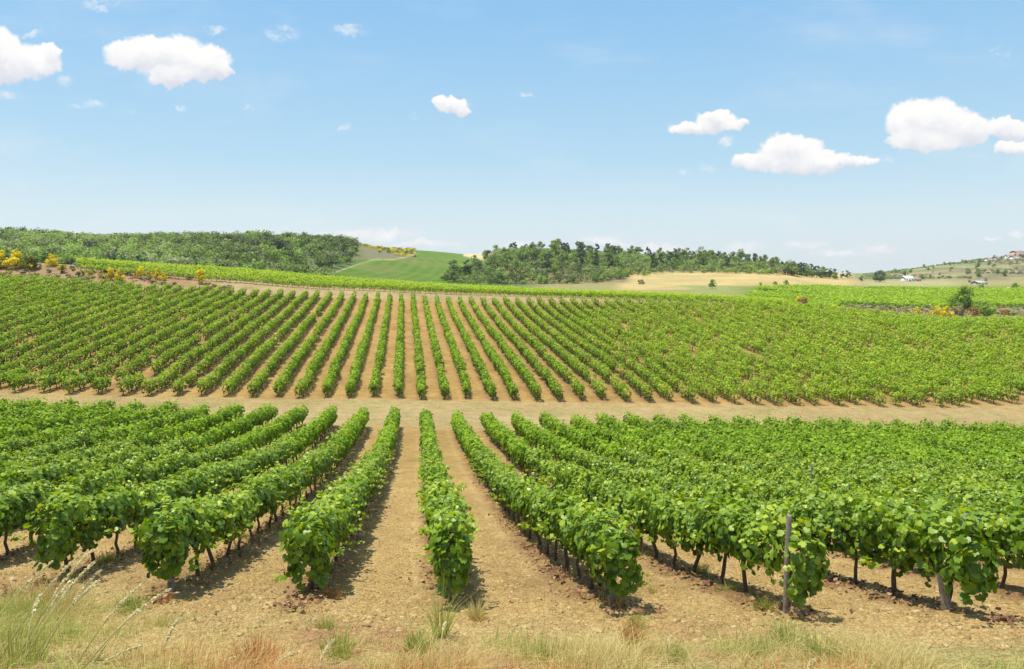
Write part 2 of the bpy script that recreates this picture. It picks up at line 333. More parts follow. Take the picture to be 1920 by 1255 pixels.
up = sm(GY - mid_far(GX), -1, 2); C = lerp(C, (.44, .32, .16), up); C = lerp(C, (.33, .27, .11), up * sm(cN, .45, .7) * .6)
C = lerp(C, (.36, .22, .115), up * (1 - sm(NP_X, 330, 430)) * .7)
C = lerp(C, (.40, .31, .15), up * sm(NP_X, 1540, 1620)); C = lerp(C, (.24, .23, .08), up * sm(NP_X, 1540, 1620) * sm(cN, .45, .6) * .8); C = lerp(C, (.26, .16, .09), up * sm(NP_X, 1640, 1700) * sm(cB, .5, .65) * .7)
bank = 1 - sm(GY - near_end(GX) + (cN - .5) * 2.5, -2.6, -.7)
C = lerp(C, STRAW * .95, bank * .45); C = lerp(C, (.28, .27, .09), bank * sm(cN, .5, .62) * .6); C = lerp(C, (.42, .22, .11), bank * sm(vnoise(GX + 9, GY, .7, 3), .55, .66) * .7)
far = sm(GY, 168, 190) * (1 - sm(NP_X, 1560, 1600)) + sm(GY, 205, 222) * sm(NP_X, 1560, 1600)
C = lerp(C, (.13, .17, .06), far); C = lerp(C, (.20, .19, .08), far * sm(cL, .45, .6) * .7)
# fields beyond: tan meadow, golden field, green vineyard fields, scrub slopes
px, py = NP_X, NP_Y
w = far * sm(px, 960, 1050) * sm(GY, 180, 220); C = lerp(C, (.31, .28, .11), w * sm(py, 505, 512))
w = far * sm(px, 1000, 1080) * (1 - sm(px, 1560, 1640)) * sm(py, 509, 514) * (1 - sm(py, 540, 548)); C = lerp(C, (.54, .41, .17), w * sm(px, 1140, 1180) * (.6 + .4 * sm(cL, .3, .6)))
w = far * (1 - sm(np.abs(px - 1060) / 125, .85, 1.05)) * sm(py, 500, 508) * (1 - sm(py, 528, 534)); C = lerp(C, (.25, .20, .10), w); 
w = far * sm(px, 1230, 1300) * (1 - sm(px, 1420, 1480)) * sm(py, 533 + (px - 1300) * .02, 537) * (1 - sm(py, 548, 552)); C = lerp(C, (.28, .30, .10), w * sm(cL, .35, .5))
w = far * sm(px, 1350, 1440) * sm(py, 533, 541) * (1 - sm(py, 583, 590)) * sm(GY, 175, 190); C = lerp(C, (.16, .22, .03), w)
w = far * sm(px, 1600, 1640) * sm(py, 520, 526) * (1 - sm(py, 534, 541)) * (1 - sm(px, 1760, 1820)); C = lerp(C, (.36, .34, .15), w)
w = far * sm(px, 1590, 1615) * (1 - sm(py, 521, 530)) * sm(GY, 450, 600); C = lerp(C, (.20, .175, .09), w); C = lerp(C, (.17, .24, .07), w * sm(-(py - (517 - (px - 1600) * .115)), -7, 2)); C = lerp(C, (.36, .33, .13), w * sm(cL, .42, .6) * .6)
lb = 615 + np.clip(515 - py, 0, 27) * 2.4
fieldw = far * sm(px, lb - 2, lb + 4) * (1 - sm(px, 905, 935)) * sm(GY, 230, 260)
fup = np.where(px < 778, 487 + 2 * np.sin(px / 25), 400); fup = np.where(px < 690, 487, fup)
C = lerp(C, (.10, .185, .022), fieldw); stripe = np.sin((GX * .55 + GY * .83) * 2 * math.pi / 3.4) * .5 + .5
C = lerp(C, (.20, .27, .05), fieldw * stripe * .35); C = lerp(C, (.22, .20, .07), fieldw * sm(cL, .5, .64) * .45)
brm = fieldw * (1 - sm(py, fup - 2, fup)) * sm(px, 640, 660) * (1 - sm(px, 778, 784)); C = lerp(C, (.20, .19, .10), brm)
pth = fieldw * np.exp(-((py - (487 + np.where(px > 740, (px - 740) * -.25, 0) + np.where(px < 700, (700 - px) * .33, 0))) / 1.1) ** 2) * (1 - sm(px, 776, 784)); C = lerp(C, (.48, .40, .22), pth * .8)
w = far * sm(px, 866, 872) * (1 - sm(px, 925, 940)) * (1 - sm(py, 478 + (px - 866) * .2, 482 + (px - 866) * .2)); C = lerp(C, (.58, .46, .25), w)
# real relief of the tilled soil close by
rel = (vnoise(GX, GY, 5, 3, .6) - .5) * .11 + (vnoise(GX, GY, 1.2, 2) - .5) * .08
fade = 1 - sm(GY, 40, 70); GZ2 = GZ + rel * fade * sm(GY, 3, 6) + inN * (1 - sm(offn, .1, .7)) * .07
C = np.clip(C * ((1.06 + .16 * (vnoise(GX, GY, .22, 3) - .5)) * (1 - sm(GY, 150, 190)) + sm(GY, 150, 190))[..., None], 0, .8)
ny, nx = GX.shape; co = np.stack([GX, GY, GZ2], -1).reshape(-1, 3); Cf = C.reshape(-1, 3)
ii, jj = np.meshgrid(np.arange(ny - 1), np.arange(nx - 1), indexing='ij'); f0 = (ii * nx + jj)
quads = np.stack([f0, f0 + 1, f0 + nx + 1, f0 + nx], -1).reshape(-1, 4)
fy = GY[:-1, :-1].ravel(); fx = GX[:-1, :-1].ravel(); fpx = px[:-1, :-1].ravel(); fpy = py[:-1, :-1].ravel()
cls = np.zeros(len(quads), int)
cls[(fy > near_far(fx) + .4) & (fy < mid_near(fx) - .6)] = 1
cls[fy > 175] = 2
cls[(fy > 175) & (fpx > 1140) & (fpx < 1600) & (fpy > 510) & (fpy < 545) & (fy > 200)] = 3
cls[(fieldw[:-1, :-1].ravel() > .5) & (brm[:-1, :-1].ravel() < .5)] = 4
cls[(fy > 175) & (fpx > 1420) & (fpy > 538) & (fy < 420)] = 5
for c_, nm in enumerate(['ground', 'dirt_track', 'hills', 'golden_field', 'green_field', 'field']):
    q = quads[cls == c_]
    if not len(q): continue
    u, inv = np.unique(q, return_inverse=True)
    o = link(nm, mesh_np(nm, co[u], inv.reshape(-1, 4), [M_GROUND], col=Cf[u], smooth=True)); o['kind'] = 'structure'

# ------------------------------------------------------------------ leaves, grapevines
def unit(v): return v / np.maximum(np.linalg.norm(v, axis=-1, keepdims=True), 1e-9)
def frames(n, down, r):
    n = unit(n); t = down + r.normal(0, .55, n.shape); t = unit(t - n * (t * n).sum(-1, keepdims=True)); return t, np.cross(n, t), n
LOBES = [(0, 1.0), (22, .80), (48, .94), (72, .76), (104, .86), (145, .70), (180, .22), (215, .70), (256, .86), (288, .76), (312, .94), (338, .80)]
def leaf_shape(kind):
    if kind == 'lobed':
        p = [(0, 0, .03)] + [(r * math.cos(math.radians(a)), r * math.sin(math.radians(a)), -.16 * r * r + .10 * abs(math.sin(math.radians(a)))) for a, r in LOBES]
        p = np.array(p) * [.56, .56, .6]; f = [(0, 1 + i, 1 + (i + 1) % 12) for i in range(12)]
    elif kind == 'hex':
        p = np.array([(-.45, 0, 0), (-.2, .48, .10), (.25, .42, .06), (.6, 0, -.1), (.25, -.42, .06), (-.2, -.48, .10)]); f = [(0, 3, 2, 1), (0, 5, 4, 3)]
    else:
        p = np.array([(-.5, 0, 0), (0, .5, .08), (.55, 0, -.05), (0, -.5, .08)]); f = [(0, 1, 2, 3)]
    return p, np.array(f)
def put_leaves(acc, pos, nrm, size, tint, kind, r, m=0, down=(0, 0, -1)):
    p, f = leaf_shape(kind); T, B, N = frames(nrm, np.array(down, float), r); s = size[:, None, None]
    v = pos[:, None] + s * (p[None, :, 0:1] * T[:, None] + p[None, :, 1:2] * B[:, None] + p[None, :, 2:3] * N[:, None] * r.uniform(.3, 1.8, (len(pos), 1, 1)))
    k = len(p); ff = (f[None] + (np.arange(len(pos)) * k)[:, None, None]).reshape(-1, f.shape[1])
    acc.add(v.reshape(-1, 3), ff, np.repeat(tint, k), m)
def hedge_points(n, L, zlo, zhi, hw, r, lump=True, nar=.38):
    """points and normals on the leafy skin of one vine; row runs along Y"""
    al = r.uniform(-.5, .5, n) * L; ph = r.uniform(-.32 * math.pi, 1.32 * math.pi, n); zc, hh = (zlo + zhi) / 2, (zhi - zlo) / 2
    e = lambda c: np.sign(c) * np.abs(c) ** .72
    rad = 1.04 - .55 * r.random(n) ** 1.7
    if lump: rad = rad * (1 + .16 * np.sin(al * 7 + r.uniform(0, 6)) * np.sin(2 * ph + r.uniform(0, 6)) + .12 * np.sin(al * 13 + ph * 3))
    x = e(np.cos(ph)) * hw * rad; z = zc + e(np.sin(ph)) * hh * rad
    low = np.clip((zc - z) / hh, 0, 1); x *= 1 - nar * low
    if lump: up_ = np.clip((z - zc) / hh, 0, 1); z = z - hh * up_ * .30 * (2 * al / L) ** 2 + r.normal(0, .02, n); z = z + hh * low * .35 * (2 * al / L) ** 2
    nrm = np.stack([np.cos(ph) * 1.2, r.normal(0, .25, n), np.sin(ph) + .45], -1) + r.normal(0, .42, (n, 3))
    return np.stack([x, al, z], -1), nrm
def tube(acc, pts, rad, sides=6, tint=.5, m=0):
    pts = np.array(pts, float); n = len(pts); rad = np.broadcast_to(rad, n)
    d = unit(np.gradient(pts, axis=0)); ref = np.array([1.0, 0.1, 0]); a = unit(np.cross(d, ref)); b = np.cross(d, a)
    an = np.linspace(0, 2 * np.pi, sides, endpoint=False)
    v = pts[:, None] + rad[:, None, None] * (np.cos(an)[None, :, None] * a[:, None] + np.sin(an)[None, :, None] * b[:, None])
    f = [(i * sides + j, i * sides + (j + 1) % sides, (i + 1) * sides + (j + 1) % sides, (i + 1) * sides + j) for i in range(n - 1) for j in range(sides)]
    acc.add(v.reshape(-1, 3), f, tint, m)
def trunk_mesh(seed, name='vine_trunk', hgt=.75):
    r = np.random.default_rng(seed); A = Acc(); p = [(0, 0, -.12)]
    for k in range(5): p.append((p[-1][0] + r.normal(0, .022), p[-1][1] + r.normal(0, .03), hgt * (k + 1) / 5))
    tube(A, p, np.linspace(.034, .022, 6) * r.uniform(.85, 1.25), 6)
    for s in (-1, 1):
        q = [p[-1], (p[-1][0] + r.normal(0, .03), p[-1][1] + s * .2, hgt + .05), (r.normal(0, .04), s * .5, hgt + r.uniform(0, .1))]
        tube(A, q, np.linspace(.02, .01, 3), 5)
    for k in range(4):
        y0 = r.uniform(-.45, .45); q = [(0, y0, hgt), (r.normal(0, .08), y0 + r.normal(0, .05), hgt + .3), (r.normal(0, .12), y0 + r.normal(0, .1), hgt + r.uniform(.5, .68))]
        tube(A, q, np.linspace(.009, .004, 3), 4)
    return A.mesh(name, [M_BARK], True)
def foliage_mesh(seed, end=False, thin=False):
    r = np.random.default_rng(seed); A = Acc(); zlo = r.uniform(.38, .54); zhi = r.uniform(1.22, 1.44); hw = r.uniform(.25, .34)
    n = 600 if not thin else 250
    if end: zlo -= .16
    P, N = hedge_points(n, 1.22, zlo, zhi, hw, r, nar=.12 if end else .38)
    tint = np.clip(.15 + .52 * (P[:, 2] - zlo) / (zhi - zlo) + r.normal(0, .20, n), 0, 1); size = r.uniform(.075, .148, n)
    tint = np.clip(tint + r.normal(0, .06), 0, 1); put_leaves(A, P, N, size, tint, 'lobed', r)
    if end:
        for s in (0,):
            k = 120; an = r.uniform(-1, 1, k); uz = r.random(k) ** .8; an = an * (.68 + .32 * uz); Q = np.stack([an * hw * .95 + .07 * np.sin(uz * 5 + seed), -.52 - .14 * r.random(k) * (1 - an ** 2) * (.3 + uz), zlo + .05 + uz * (zhi - zlo - .18)], -1)
            put_leaves(A, Q, np.stack([an, -np.ones(k), np.full(k, .4)], -1) + r.normal(0, .35, (k, 3)), r.uniform(.09, .15, k), np.clip(r.normal(.42, .17, k), 0, 1), 'lobed', r)
    # free shoots, small young leaves near their tips
    for s in range(r.integers(9, 14)):
        b = np.array([r.uniform(-hw, hw), r.uniform(-.55, .55), zhi - .08]); d = np.array([b[0] * 1.1 + r.normal(0, .25), r.normal(0, .25), r.uniform(.25, .9)]); ln = r.uniform(.12, .34); k = 7
        if r.random() < .4: b[2] = r.uniform(zlo, zhi); b[0] = np.sign(b[0]) * hw; d = np.array([np.sign(b[0]) * .8, r.normal(0, .4), .1])
        tt = np.linspace(.2, 1, k); Q = b + np.outer(tt * ln, unit(d)) + r.normal(0, .02, (k, 3))
        put_leaves(A, Q, np.tile([0, 0, 1.0], (k, 1)) + r.normal(0, .7, (k, 3)), .13 - .07 * tt, np.clip(.55 + .4 * tt + r.normal(0, .08, k), 0, 1), 'lobed', r)
    return A.mesh('vine_foliage', [M_VINE])
FOL = [foliage_mesh(100 + i) for i in range(12)]; FOLE = [foliage_mesh(200 + i, True) for i in range(3)]; FOLT = [foliage_mesh(300, True, True)]
TRK = [trunk_mesh(400 + i) for i in range(6)]
near_rot = math.atan(-NS)
# all vines of the near block
vx, vy, vk, vi = [], [], [], []
STARTS = {}
ENDS = {-3: (62, 1082), -2: (325, 1114), -1: (592, 1118), 0: (852, 1132), 1: (1152, 1142), 2: (1472, 1160), 3: (1780, 1160)}
for k in range(-30, 40):
    Y = near_end(near_x(k, 10.3)); Y += (Y - near_end(near_x(k, Y))) * -.98; n = 0
    if k < -3: Y -= .35
    if k in ENDS: Y = ground_at(*ENDS[k])[1] + {2: .45, 1: .2, 3: .45, 0: .12, -3: -.3}.get(k, .22); STARTS[k] = Y
    while Y < near_far(near_x(k, Y)):
        X = near_x(k, Y); n += 1
        if abs(X) < .92 * Y + 6 and not (rng.random() < .012 and Y > 22):
            vx.append(X + rng.normal(0, .03)); vy.append(Y); vk.append(k); vi.append(n)
        Y += 1.05
vx, vy, vk, vi = map(np.array, (vx, vy, vk, vi)); vz = H(vx, vy)
pxs, pys = proj(vx, vy, vz + .9)
inframe = (pxs > -10) & (pxs < 1930) & (pys < 1300)
order = np.argsort(np.where(inframe, vy, 1e9)); single = np.zeros(len(vx), bool); single[order[:300]] = True
ROWN = {0: 'centre row', -1: 'first row left of centre', 1: 'first row right of centre'}
def rown(k): return ROWN.get(k) or f"{ordw(abs(k))} row {'left' if k < 0 else 'right'} of centre"
cnt = {}
for i in sorted(np.nonzero(single)[0], key=lambda i: (vk[i], vy[i])):
    k = int(vk[i]); cnt[k] = cnt.get(k, 0) + 1; n = int(vi[i]); first = n == 1 and abs(k) <= 3
    root = bpy.data.objects.new('grapevine', None); COL.objects.link(root); root.location = (vx[i], vy[i], vz[i] + .03)
    root.rotation_euler = (0, 0, near_rot + (0 if first else random.choice((0, math.pi)) + random.uniform(-.05, .05))); s = random.uniform(.93, 1.07); root.scale = (s, 1, s)
    if k in (2,) and n in (1,): fm = FOLT[0]
    elif first: fm = FOLE[(k + 9) % 3]
    else: fm = random.choice(FOL)
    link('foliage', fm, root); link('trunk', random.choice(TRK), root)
    if first: lab = f"leafy grapevine ending the {rown(k)} at the bank" if k else 'leafy green grapevine ending the centre row, straight below the sandy gap'
    elif abs(k) <= 3: lab = f"grapevine {ordw(n)} from the bank, {rown(k)}"
    else: lab = f"grapevine {ordw(cnt[k])} from the picture edge, {rown(k)}"
    tag(root, lab, 'grapevine', 'grapevines in the front rows of the near vineyard block')

# the remaining vines, past the three hundred largest, as one mass
def batch(acc, X, Y, Z, rot, n, size, kind, zlo=.45, zhi=1.42, hw=.38, L=1.15, bias=0., r=rng, sc=None, tr=True):
    N = len(X)
    if not N: return
    P, Nn = hedge_points(N * n, L, 0, 1, hw, r, False); P = P.reshape(N, n, 3); Nn = Nn.reshape(N, n, 3)
    ph1 = r.uniform(0, 6, (N, 1)); ph2 = r.uniform(0, 6, (N, 1)); ws = r.uniform(.8, 1.2, (N, 1)); hs = r.uniform(.86, 1.1, (N, 1))
    if sc is not None: ws = ws * sc[:, None]; hs = hs * (sc[:, None] * .5 + .5)
    P[..., 0] *= ws * (1 + .2 * np.sin(P[..., 1] * 6 + ph1)); u = P[..., 2].copy(); zt = zlo + (zhi - zlo) * hs * (1 + .08 * np.sin(P[..., 1] * 8 + ph2)); P[..., 2] = zlo + (zt - zlo) * u + np.where(u > .8, r.random((N, n)) ** 6 * .35, 0)
    P[..., 1] *= 1 if sc is None else .9
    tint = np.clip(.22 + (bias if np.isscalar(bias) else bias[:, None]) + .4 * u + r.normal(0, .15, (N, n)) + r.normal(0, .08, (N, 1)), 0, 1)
    c, s = math.cos(rot), math.sin(rot)
    W_ = np.stack([X[:, None] + P[..., 0] * c - P[..., 1] * s, Y[:, None] + P[..., 0] * s + P[..., 1] * c, Z[:, None] + P[..., 2]], -1).reshape(-1, 3)
    nn = Nn.reshape(-1, 3); nn = np.stack([nn[:, 0] * c - nn[:, 1] * s, nn[:, 0] * s + nn[:, 1] * c, nn[:, 2]], -1)
    put_leaves(acc, W_, nn, r.uniform(*size, N * n), tint.ravel(), kind, r, 0)
    if tr:
        q = np.array([(-1, -1), (1, -1), (1, 1), (-1, 1)]) * .03; dx = r.normal(0, .05, (N, 2))
        v = np.zeros((N, 8, 3)); v[:, :4, 0] = X[:, None] + q[:, 0]; v[:, :4, 1] = Y[:, None] + q[:, 1]; v[:, :4, 2] = Z[:, None] - .1
        v[:, 4:, 0] = (X + dx[:, 0])[:, None] + q[:, 0] * .8; v[:, 4:, 1] = (Y + dx[:, 1])[:, None] + q[:, 1] * .8; v[:, 4:, 2] = Z[:, None] + zlo + .25
        f = np.array([(0, 1, 5, 4), (1, 2, 6, 5), (2, 3, 7, 6), (3, 0, 4, 7)]); acc.add(v.reshape(-1, 3), (f[None] + (np.arange(N) * 8)[:, None, None]).reshape(-1, 4), .5, 1)
A = Acc()
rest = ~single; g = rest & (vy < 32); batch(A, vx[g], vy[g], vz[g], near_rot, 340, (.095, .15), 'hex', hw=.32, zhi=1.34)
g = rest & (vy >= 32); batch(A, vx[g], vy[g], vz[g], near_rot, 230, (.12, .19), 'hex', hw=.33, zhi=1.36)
mx_, my_ = [], []
for k in range(-70, 100):
    Y = 50.0
    while Y < mid_near(mid_x(k, Y)): Y += .3
    Y += rng.normal(0, .25) + (abs(math.sin(k * 1.7)) * .5)
    while Y < mid_far(mid_x(k, Y)):
        X = mid_x(k, Y)
        if abs(X) < .86 * Y + 4: mx_.append(X + rng.normal(0, .07)); my_.append(Y + rng.normal(0, .05))
        Y += 1.05
mx_, my_ = np.array(mx_), np.array(my_); apx = 960 + F * mx_ / my_
hole = vnoise(mx_, my_, .35, 2); missing = (rng.random(len(mx_)) < np.where(apx > 1100, .06, .03)) | ((hole > .78) & (apx > 1150)) | ((hole > .83))
# the grassy gully that crosses the right part of the block
gp = proj(mx_, my_, H(mx_, my_) + .5); gully = np.abs(gp[1] - (600 + (gp[0] - 1600) * .33)) < 3; missing |= gully & (gp[0] > 1600) & (gp[0] < 1800)
mx_, my_, apx = mx_[~missing], my_[~missing], apx[~missing]; mz_ = H(mx_, my_)
mrot = math.atan(-MS); scv = .66 + .42 * vnoise(mx_, my_, .9, 2) + .28 * sm(apx, 1050, 1400) + (vnoise(mx_, my_, .06, 2) - .5) * .3
g = my_ < 95; batch(A, mx_[g], my_[g], mz_[g], mrot, 125, (.15, .26), 'quad', .22, 1.36, .42, 1.25, (.03 + .14 * sm(apx, 1000, 1400))[g], sc=scv[g])  # right-hand vines tinted brighter: sun on the row sides put into leaf colour
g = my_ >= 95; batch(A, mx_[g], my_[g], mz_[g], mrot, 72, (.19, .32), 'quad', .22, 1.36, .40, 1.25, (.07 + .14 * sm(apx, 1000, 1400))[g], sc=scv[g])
# upper strip: rows that run along the crest
ux, uy = [], []
for j in range(9):
    off = 148.2 + 2.3 * j
    for X in np.arange(off * az(162), off * az(1500), 1.0):
        Y = off + (.03 if X < -20 else .08) * (X + 20)
        ux.append(X + rng.normal(0, .1)); uy.append(Y + rng.normal(0, .1))
ux, uy = np.array(ux), np.array(uy); batch(A, ux, uy, H(ux, uy), mrot - math.pi / 2, 46, (.22, .34), 'quad', .35, 1.4, .45, 1.2, .34)
# vineyard field on the plain
fx_, fy_ = [], []
Y = 184.0
while Y < 345:
    for X in np.arange(Y * az(1385), Y * az(2010), 1.7): fx_.append(X + rng.normal(0, .25)); fy_.append(Y + rng.normal(0, .12))
    Y += 2.6
fx_, fy_ = np.array(fx_), np.array(fy_); fz_ = H(fx_, fy_); fp = proj(fx_, fy_, fz_); k_ = (fp[1] > 541 + 3 * np.sin(fp[0] / 90)) & (fp[0] > 1400 + (560 - fp[1]) * 1.2) & ((fy_ > 214) | (fp[0] < 1570)) & (vnoise(fx_, fy_, .05, 2) < .78)
batch(A, fx_[k_], fy_[k_], fz_[k_], math.pi / 2, 14, (.45, .75), 'quad', .0, 1.2, .6, 1.9, .26, tr=False)
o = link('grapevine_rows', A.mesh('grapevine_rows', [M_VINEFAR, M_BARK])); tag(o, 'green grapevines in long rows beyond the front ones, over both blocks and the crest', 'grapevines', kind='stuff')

# ------------------------------------------------------------------ stakes
def post_mesh(h, r0, seed):
    A = Acc(); r = np.random.default_rng(seed)
    tube(A, [(0, 0, -.2), (r.normal(0, .01), 0, h * .5), (0, 0, h - .02), (0, 0, h)], np.array([r0, r0 * .97, r0 * .93, r0 * .8]), 10)
    tube(A, [(0, 0, h - .001), (0, 0, h + .004)], np.array([r0 * .8, .002]), 10)
    return A.mesh('stake', [M_POST], True)
def stake(px_, py_, h, r0, lab, ymin=3, lean=(0, 0), grp='wooden stakes at the row ends'):
    if isinstance(px_, tuple): k = px_[0]; Y = STARTS[k] + px_[2]; X = float(near_x(k, Y)) + px_[1]; Z = float(H(X, Y)); px_ = k + 50
    else: X, Y, Z = ground_at(px_, py_, ymin)
    o = link('wooden_stake', post_mesh(h, r0, int(px_)), loc=(X, Y, Z)); o.rotation_euler = (lean[0], lean[1], 0)
    tag(o, lab, 'stake', grp)
stake((-2, -.02, -.1), 0, .66, .055, 'stout short wooden stake under the end vine of the second row left of centre', lean=(-.22, -.05))
stake((1, .0, -.12), 0, .62, .06, 'stout wooden stake under the end vine of the first row right of centre', lean=(-.1, 0))
stake((2, -.16, -.42), 0, 1.36, .037, 'tall grey wooden stake standing above the thin end vine, second row right of centre')
stake((3, -.05, -.12), 0, .68, .065, 'thick brown stake leaning under the bushy end vine, third row right of centre', lean=(-.15, -.12))
stake(1519, 960, 1.62, .03, 'thin dark stake poking out of the foliage behind the tall grey one')
stake(1912, 935, 1.65, .03, 'thin reddish stake poking out of the foliage beside the picture edge')
for a_, b_, lab in [(1290, 748, 'pale stake at the lower edge of the far block, first counted from the centre'), (1383, 746, 'pale stake at the lower edge of the far block, second counted from the centre'),
    (1516, 744, 'pale stake at the lower edge of the far block, third counted from the centre'), (1637, 745, 'whitish stake at the lower edge of the far block, farthest from the centre')]:
    stake(a_, b_, 1.55, .04, lab, 50, grp='pale stakes along the lower edge of the far block')

# ------------------------------------------------------------------ soil clods, dead leaves
def clods(n, ylo, yhi, smin, smax):
    u = rng.random(n); Y = ylo * (yhi / ylo) ** u; X = rng.uniform(-.8, .8, n) * Y
    off = np.abs((X - near_x(0, Y) + SP / 2) % SP - SP / 2); ok = (Y > near_end(X) - 2.5) & (rng.random(n) < .35 + .65 * (off > .25)) & (rng.random(n) < .25 + 1.3 * np.clip(vnoise(X, Y, .9, 2) - .3, 0, 1))
    return X[ok], Y[ok], smin * (smax / smin) ** (rng.random(ok.sum()) ** 3.0)
A = Acc()
OCT = np.array([(1, 0, 0), (0, 1, 0), (-1, 0, 0), (0, -1, 0), (0, 0, 1), (0, 0, -1), (.6, .6, .5), (-.6, .6, .5), (-.6, -.6, .5), (.6, -.6, .5)], float)
OF = np.array([(0, 6, 4), (6, 1, 4), (1, 7, 4), (7, 2, 4), (2, 8, 4), (8, 3, 4), (3, 9, 4), (9, 0, 4), (0, 1, 6), (1, 2, 7), (2, 3, 8), (3, 0, 9)])
for n, a, b, s0, s1 in ((105000, 6.8, 30, .008, .05), (1500, 7.2, 16, .03, .085)):
    X, Y, S = clods(n, a, b, s0, s1); Z = H(X, Y) + (vnoise(X, Y, 5, 3, .6) - .5) * .09 + (vnoise(X, Y, 1.2, 2) - .5) * .08; N = len(X)
    v = OCT[None] * rng.uniform(.55, 1.25, (N, 10, 1)) * np.stack([rng.uniform(.7, 1.4, N), rng.uniform(.7, 1.4, N), rng.uniform(.4, .8, N)], -1)[:, None]
    an = rng.uniform(0, 6.28, N)[:, None]; v = np.stack([v[..., 0] * np.cos(an) - v[..., 1] * np.sin(an), v[..., 0] * np.sin(an) + v[..., 1] * np.cos(an), v[..., 2]], -1)
    v = v * S[:, None, None] + np.stack([X, Y, Z], -1)[:, None]
    A.add(v.reshape(-1, 3), (OF[None] + (np.arange(N) * 10)[:, None, None]).reshape(-1, 3), np.repeat(np.clip(rng.normal(.52, .2, N), 0, 1), 10))
tag(link('soil_clods', A.mesh('soil_clods', [M_CLOD])), 'dry sandy clods and pebbles on the tilled soil between the rows', 'soil clods', kind='stuff')
A = Acc(); n = 42000; Y = 8.5 * (34 / 8.5) ** rng.random(n); K = rng.integers(-14, 16, n); X = near_x(K, Y) + rng.normal(0, .22, n) - .04; ok = (Y > near_end(X) - 1.2) & (np.abs(X) < .75 * Y) & (vnoise(X, Y, 1.1, 2) > .38)
X, Y = X[ok], Y[ok]; P = np.stack([X, Y, H(X, Y) + .085 + rng.uniform(-.02, .03, len(X)) + (vnoise(X, Y, 5, 3, .6) - .5) * .09], -1)
put_leaves(A, P, np.tile([0, 0, 1.], (len(X), 1)) + rng.normal(0, .45, (len(X), 3)), rng.uniform(.03, .09, len(X)), rng.random(len(X)), 'quad', rng)
tag(link('leaf_litter', A.mesh('leaf_litter', [M_LITTER])), 'reddish brown dead leaves and twigs lying under the vine rows', 'leaf litter', kind='stuff')

# ------------------------------------------------------------------ grass
def blades(acc, P, h, lean, az_, w, tint, r=rng):
    N = len(P); d = np.stack([np.cos(az_), np.sin(az_), np.zeros(N)], -1); s = np.stack([-np.sin(az_), np.cos(az_), np.zeros(N)], -1) * 1.0
    rs = r.uniform(0, 6.28, N); s = np.stack([np.cos(rs), np.sin(rs), np.zeros(N)], -1); up = np.array([0, 0, 1.])
    mid = P + d * (h * lean * .35)[:, None] + up * (h * np.maximum(.58 - .18 * lean, .06))[:, None]; tip = P + d * (h * lean)[:, None] + up * (h * np.maximum(1 - .42 * lean, .04))[:, None]
    w = w[:, None]; v = np.stack([P - s * w, P + s * w, mid + s * w * .75, mid - s * w * .75, tip + s * w * .12, tip - s * w * .12], 1)
    f = np.array([(0, 1, 2, 3), (3, 2, 4, 5)]); acc.add(v.reshape(-1, 3), (f[None] + (np.arange(N) * 6)[:, None, None]).reshape(-1, 4), np.repeat(tint, 6))
A = Acc(); n = 125000
Y = rng.uniform(5.2, 10.3, n); X = rng.uniform(-.86, .86, n) * Y
edge = near_end(X) - 2.15 + (vnoise(X, Y, .45, 3) - .5) * 3.2 + sm(-(X + 3.2), 0, 1.4) * 1.9 - sm(X, 2.2, 4.2) * 1.15 - np.exp(-((X - .4) / 1.1) ** 2) * .35
den = vnoise(X + 3, Y, 1.3, 3); ok = (Y < edge) & (rng.random(n) < np.clip((den - .33) * 3.2, .04, 1)) & (rng.random(n) < sm(edge - Y, -.2, 1.2) * .9 + .1)
X, Y = X[ok], Y[ok]; N = len(X); hue = vnoise(X * 1.0 + 50, Y + 20, .9, 3)
lush = sm(-(X + 4.9), 0, 1.2) * .2
tint = np.where(hue + lush * .5 > .575, .60, np.where(hue < .40, .92, .15)) + rng.normal(0, .09, N); q = rng.random(N); tint = np.where(q < .34, rng.uniform(0, .4, N), tint)
hh = rng.uniform(.05, .17, N) * (1 + 1.0 * (den[ok] > .6)) * (1 + .5 * lush / .22)
flat = rng.random(N) < .35
blades(A, np.stack([X, Y, H(X, Y) + .02], -1), hh * np.where(flat, 1.5, 1), np.where(flat, rng.uniform(1.2, 2.6, N), rng.uniform(.1, .9, N)), rng.normal(.2, 1.5, N), rng.uniform(.0014, .0034, N), np.clip(tint, 0, 1))
# thin dry grass in the turf between the two blocks and sparse weeds under rows
n = 9000; Yq = rng.uniform(50, 72, n); Xq = rng.uniform(-.75, .75, n) * Yq; okq = (Yq > near_far(Xq) + 1) & (Yq < mid_near(Xq) - .5) & (vnoise(Xq, Yq, .5, 4) > .5)
Xq, Yq = Xq[okq], Yq[okq]; blades(A, np.stack([Xq, Yq, H(Xq, Yq)], -1), rng.uniform(.05, .14, len(Xq)), rng.uniform(.1, .9, len(Xq)), rng.uniform(0, 6.28, len(Xq)), rng.uniform(.01, .025, len(Xq)), rng.uniform(.1, .7, len(Xq)))
n = 70000; Kq = rng.integers(-12, 14, n); Yq = rng.uniform(9, 40, n); Xq = near_x(Kq, Yq) + rng.normal(0, .16, n); okq = (Yq > near_end(Xq) - .6) & (np.abs(Xq) < .75 * Yq) & (vnoise(Xq, Yq, .7, 2) > .56)
Xq, Yq = Xq[okq], Yq[okq]; blades(A, np.stack([Xq, Yq, H(Xq, Yq) + .06], -1), rng.uniform(.06, .22, len(Xq)), rng.uniform(.1, .8, len(Xq)), rng.uniform(0, 6.28, len(Xq)), rng.uniform(.003, .006, len(Xq)), np.where(rng.random(len(Xq)) < .4, .55, rng.choice([.1, .9], len(Xq))) + rng.normal(0, .05, len(Xq)))
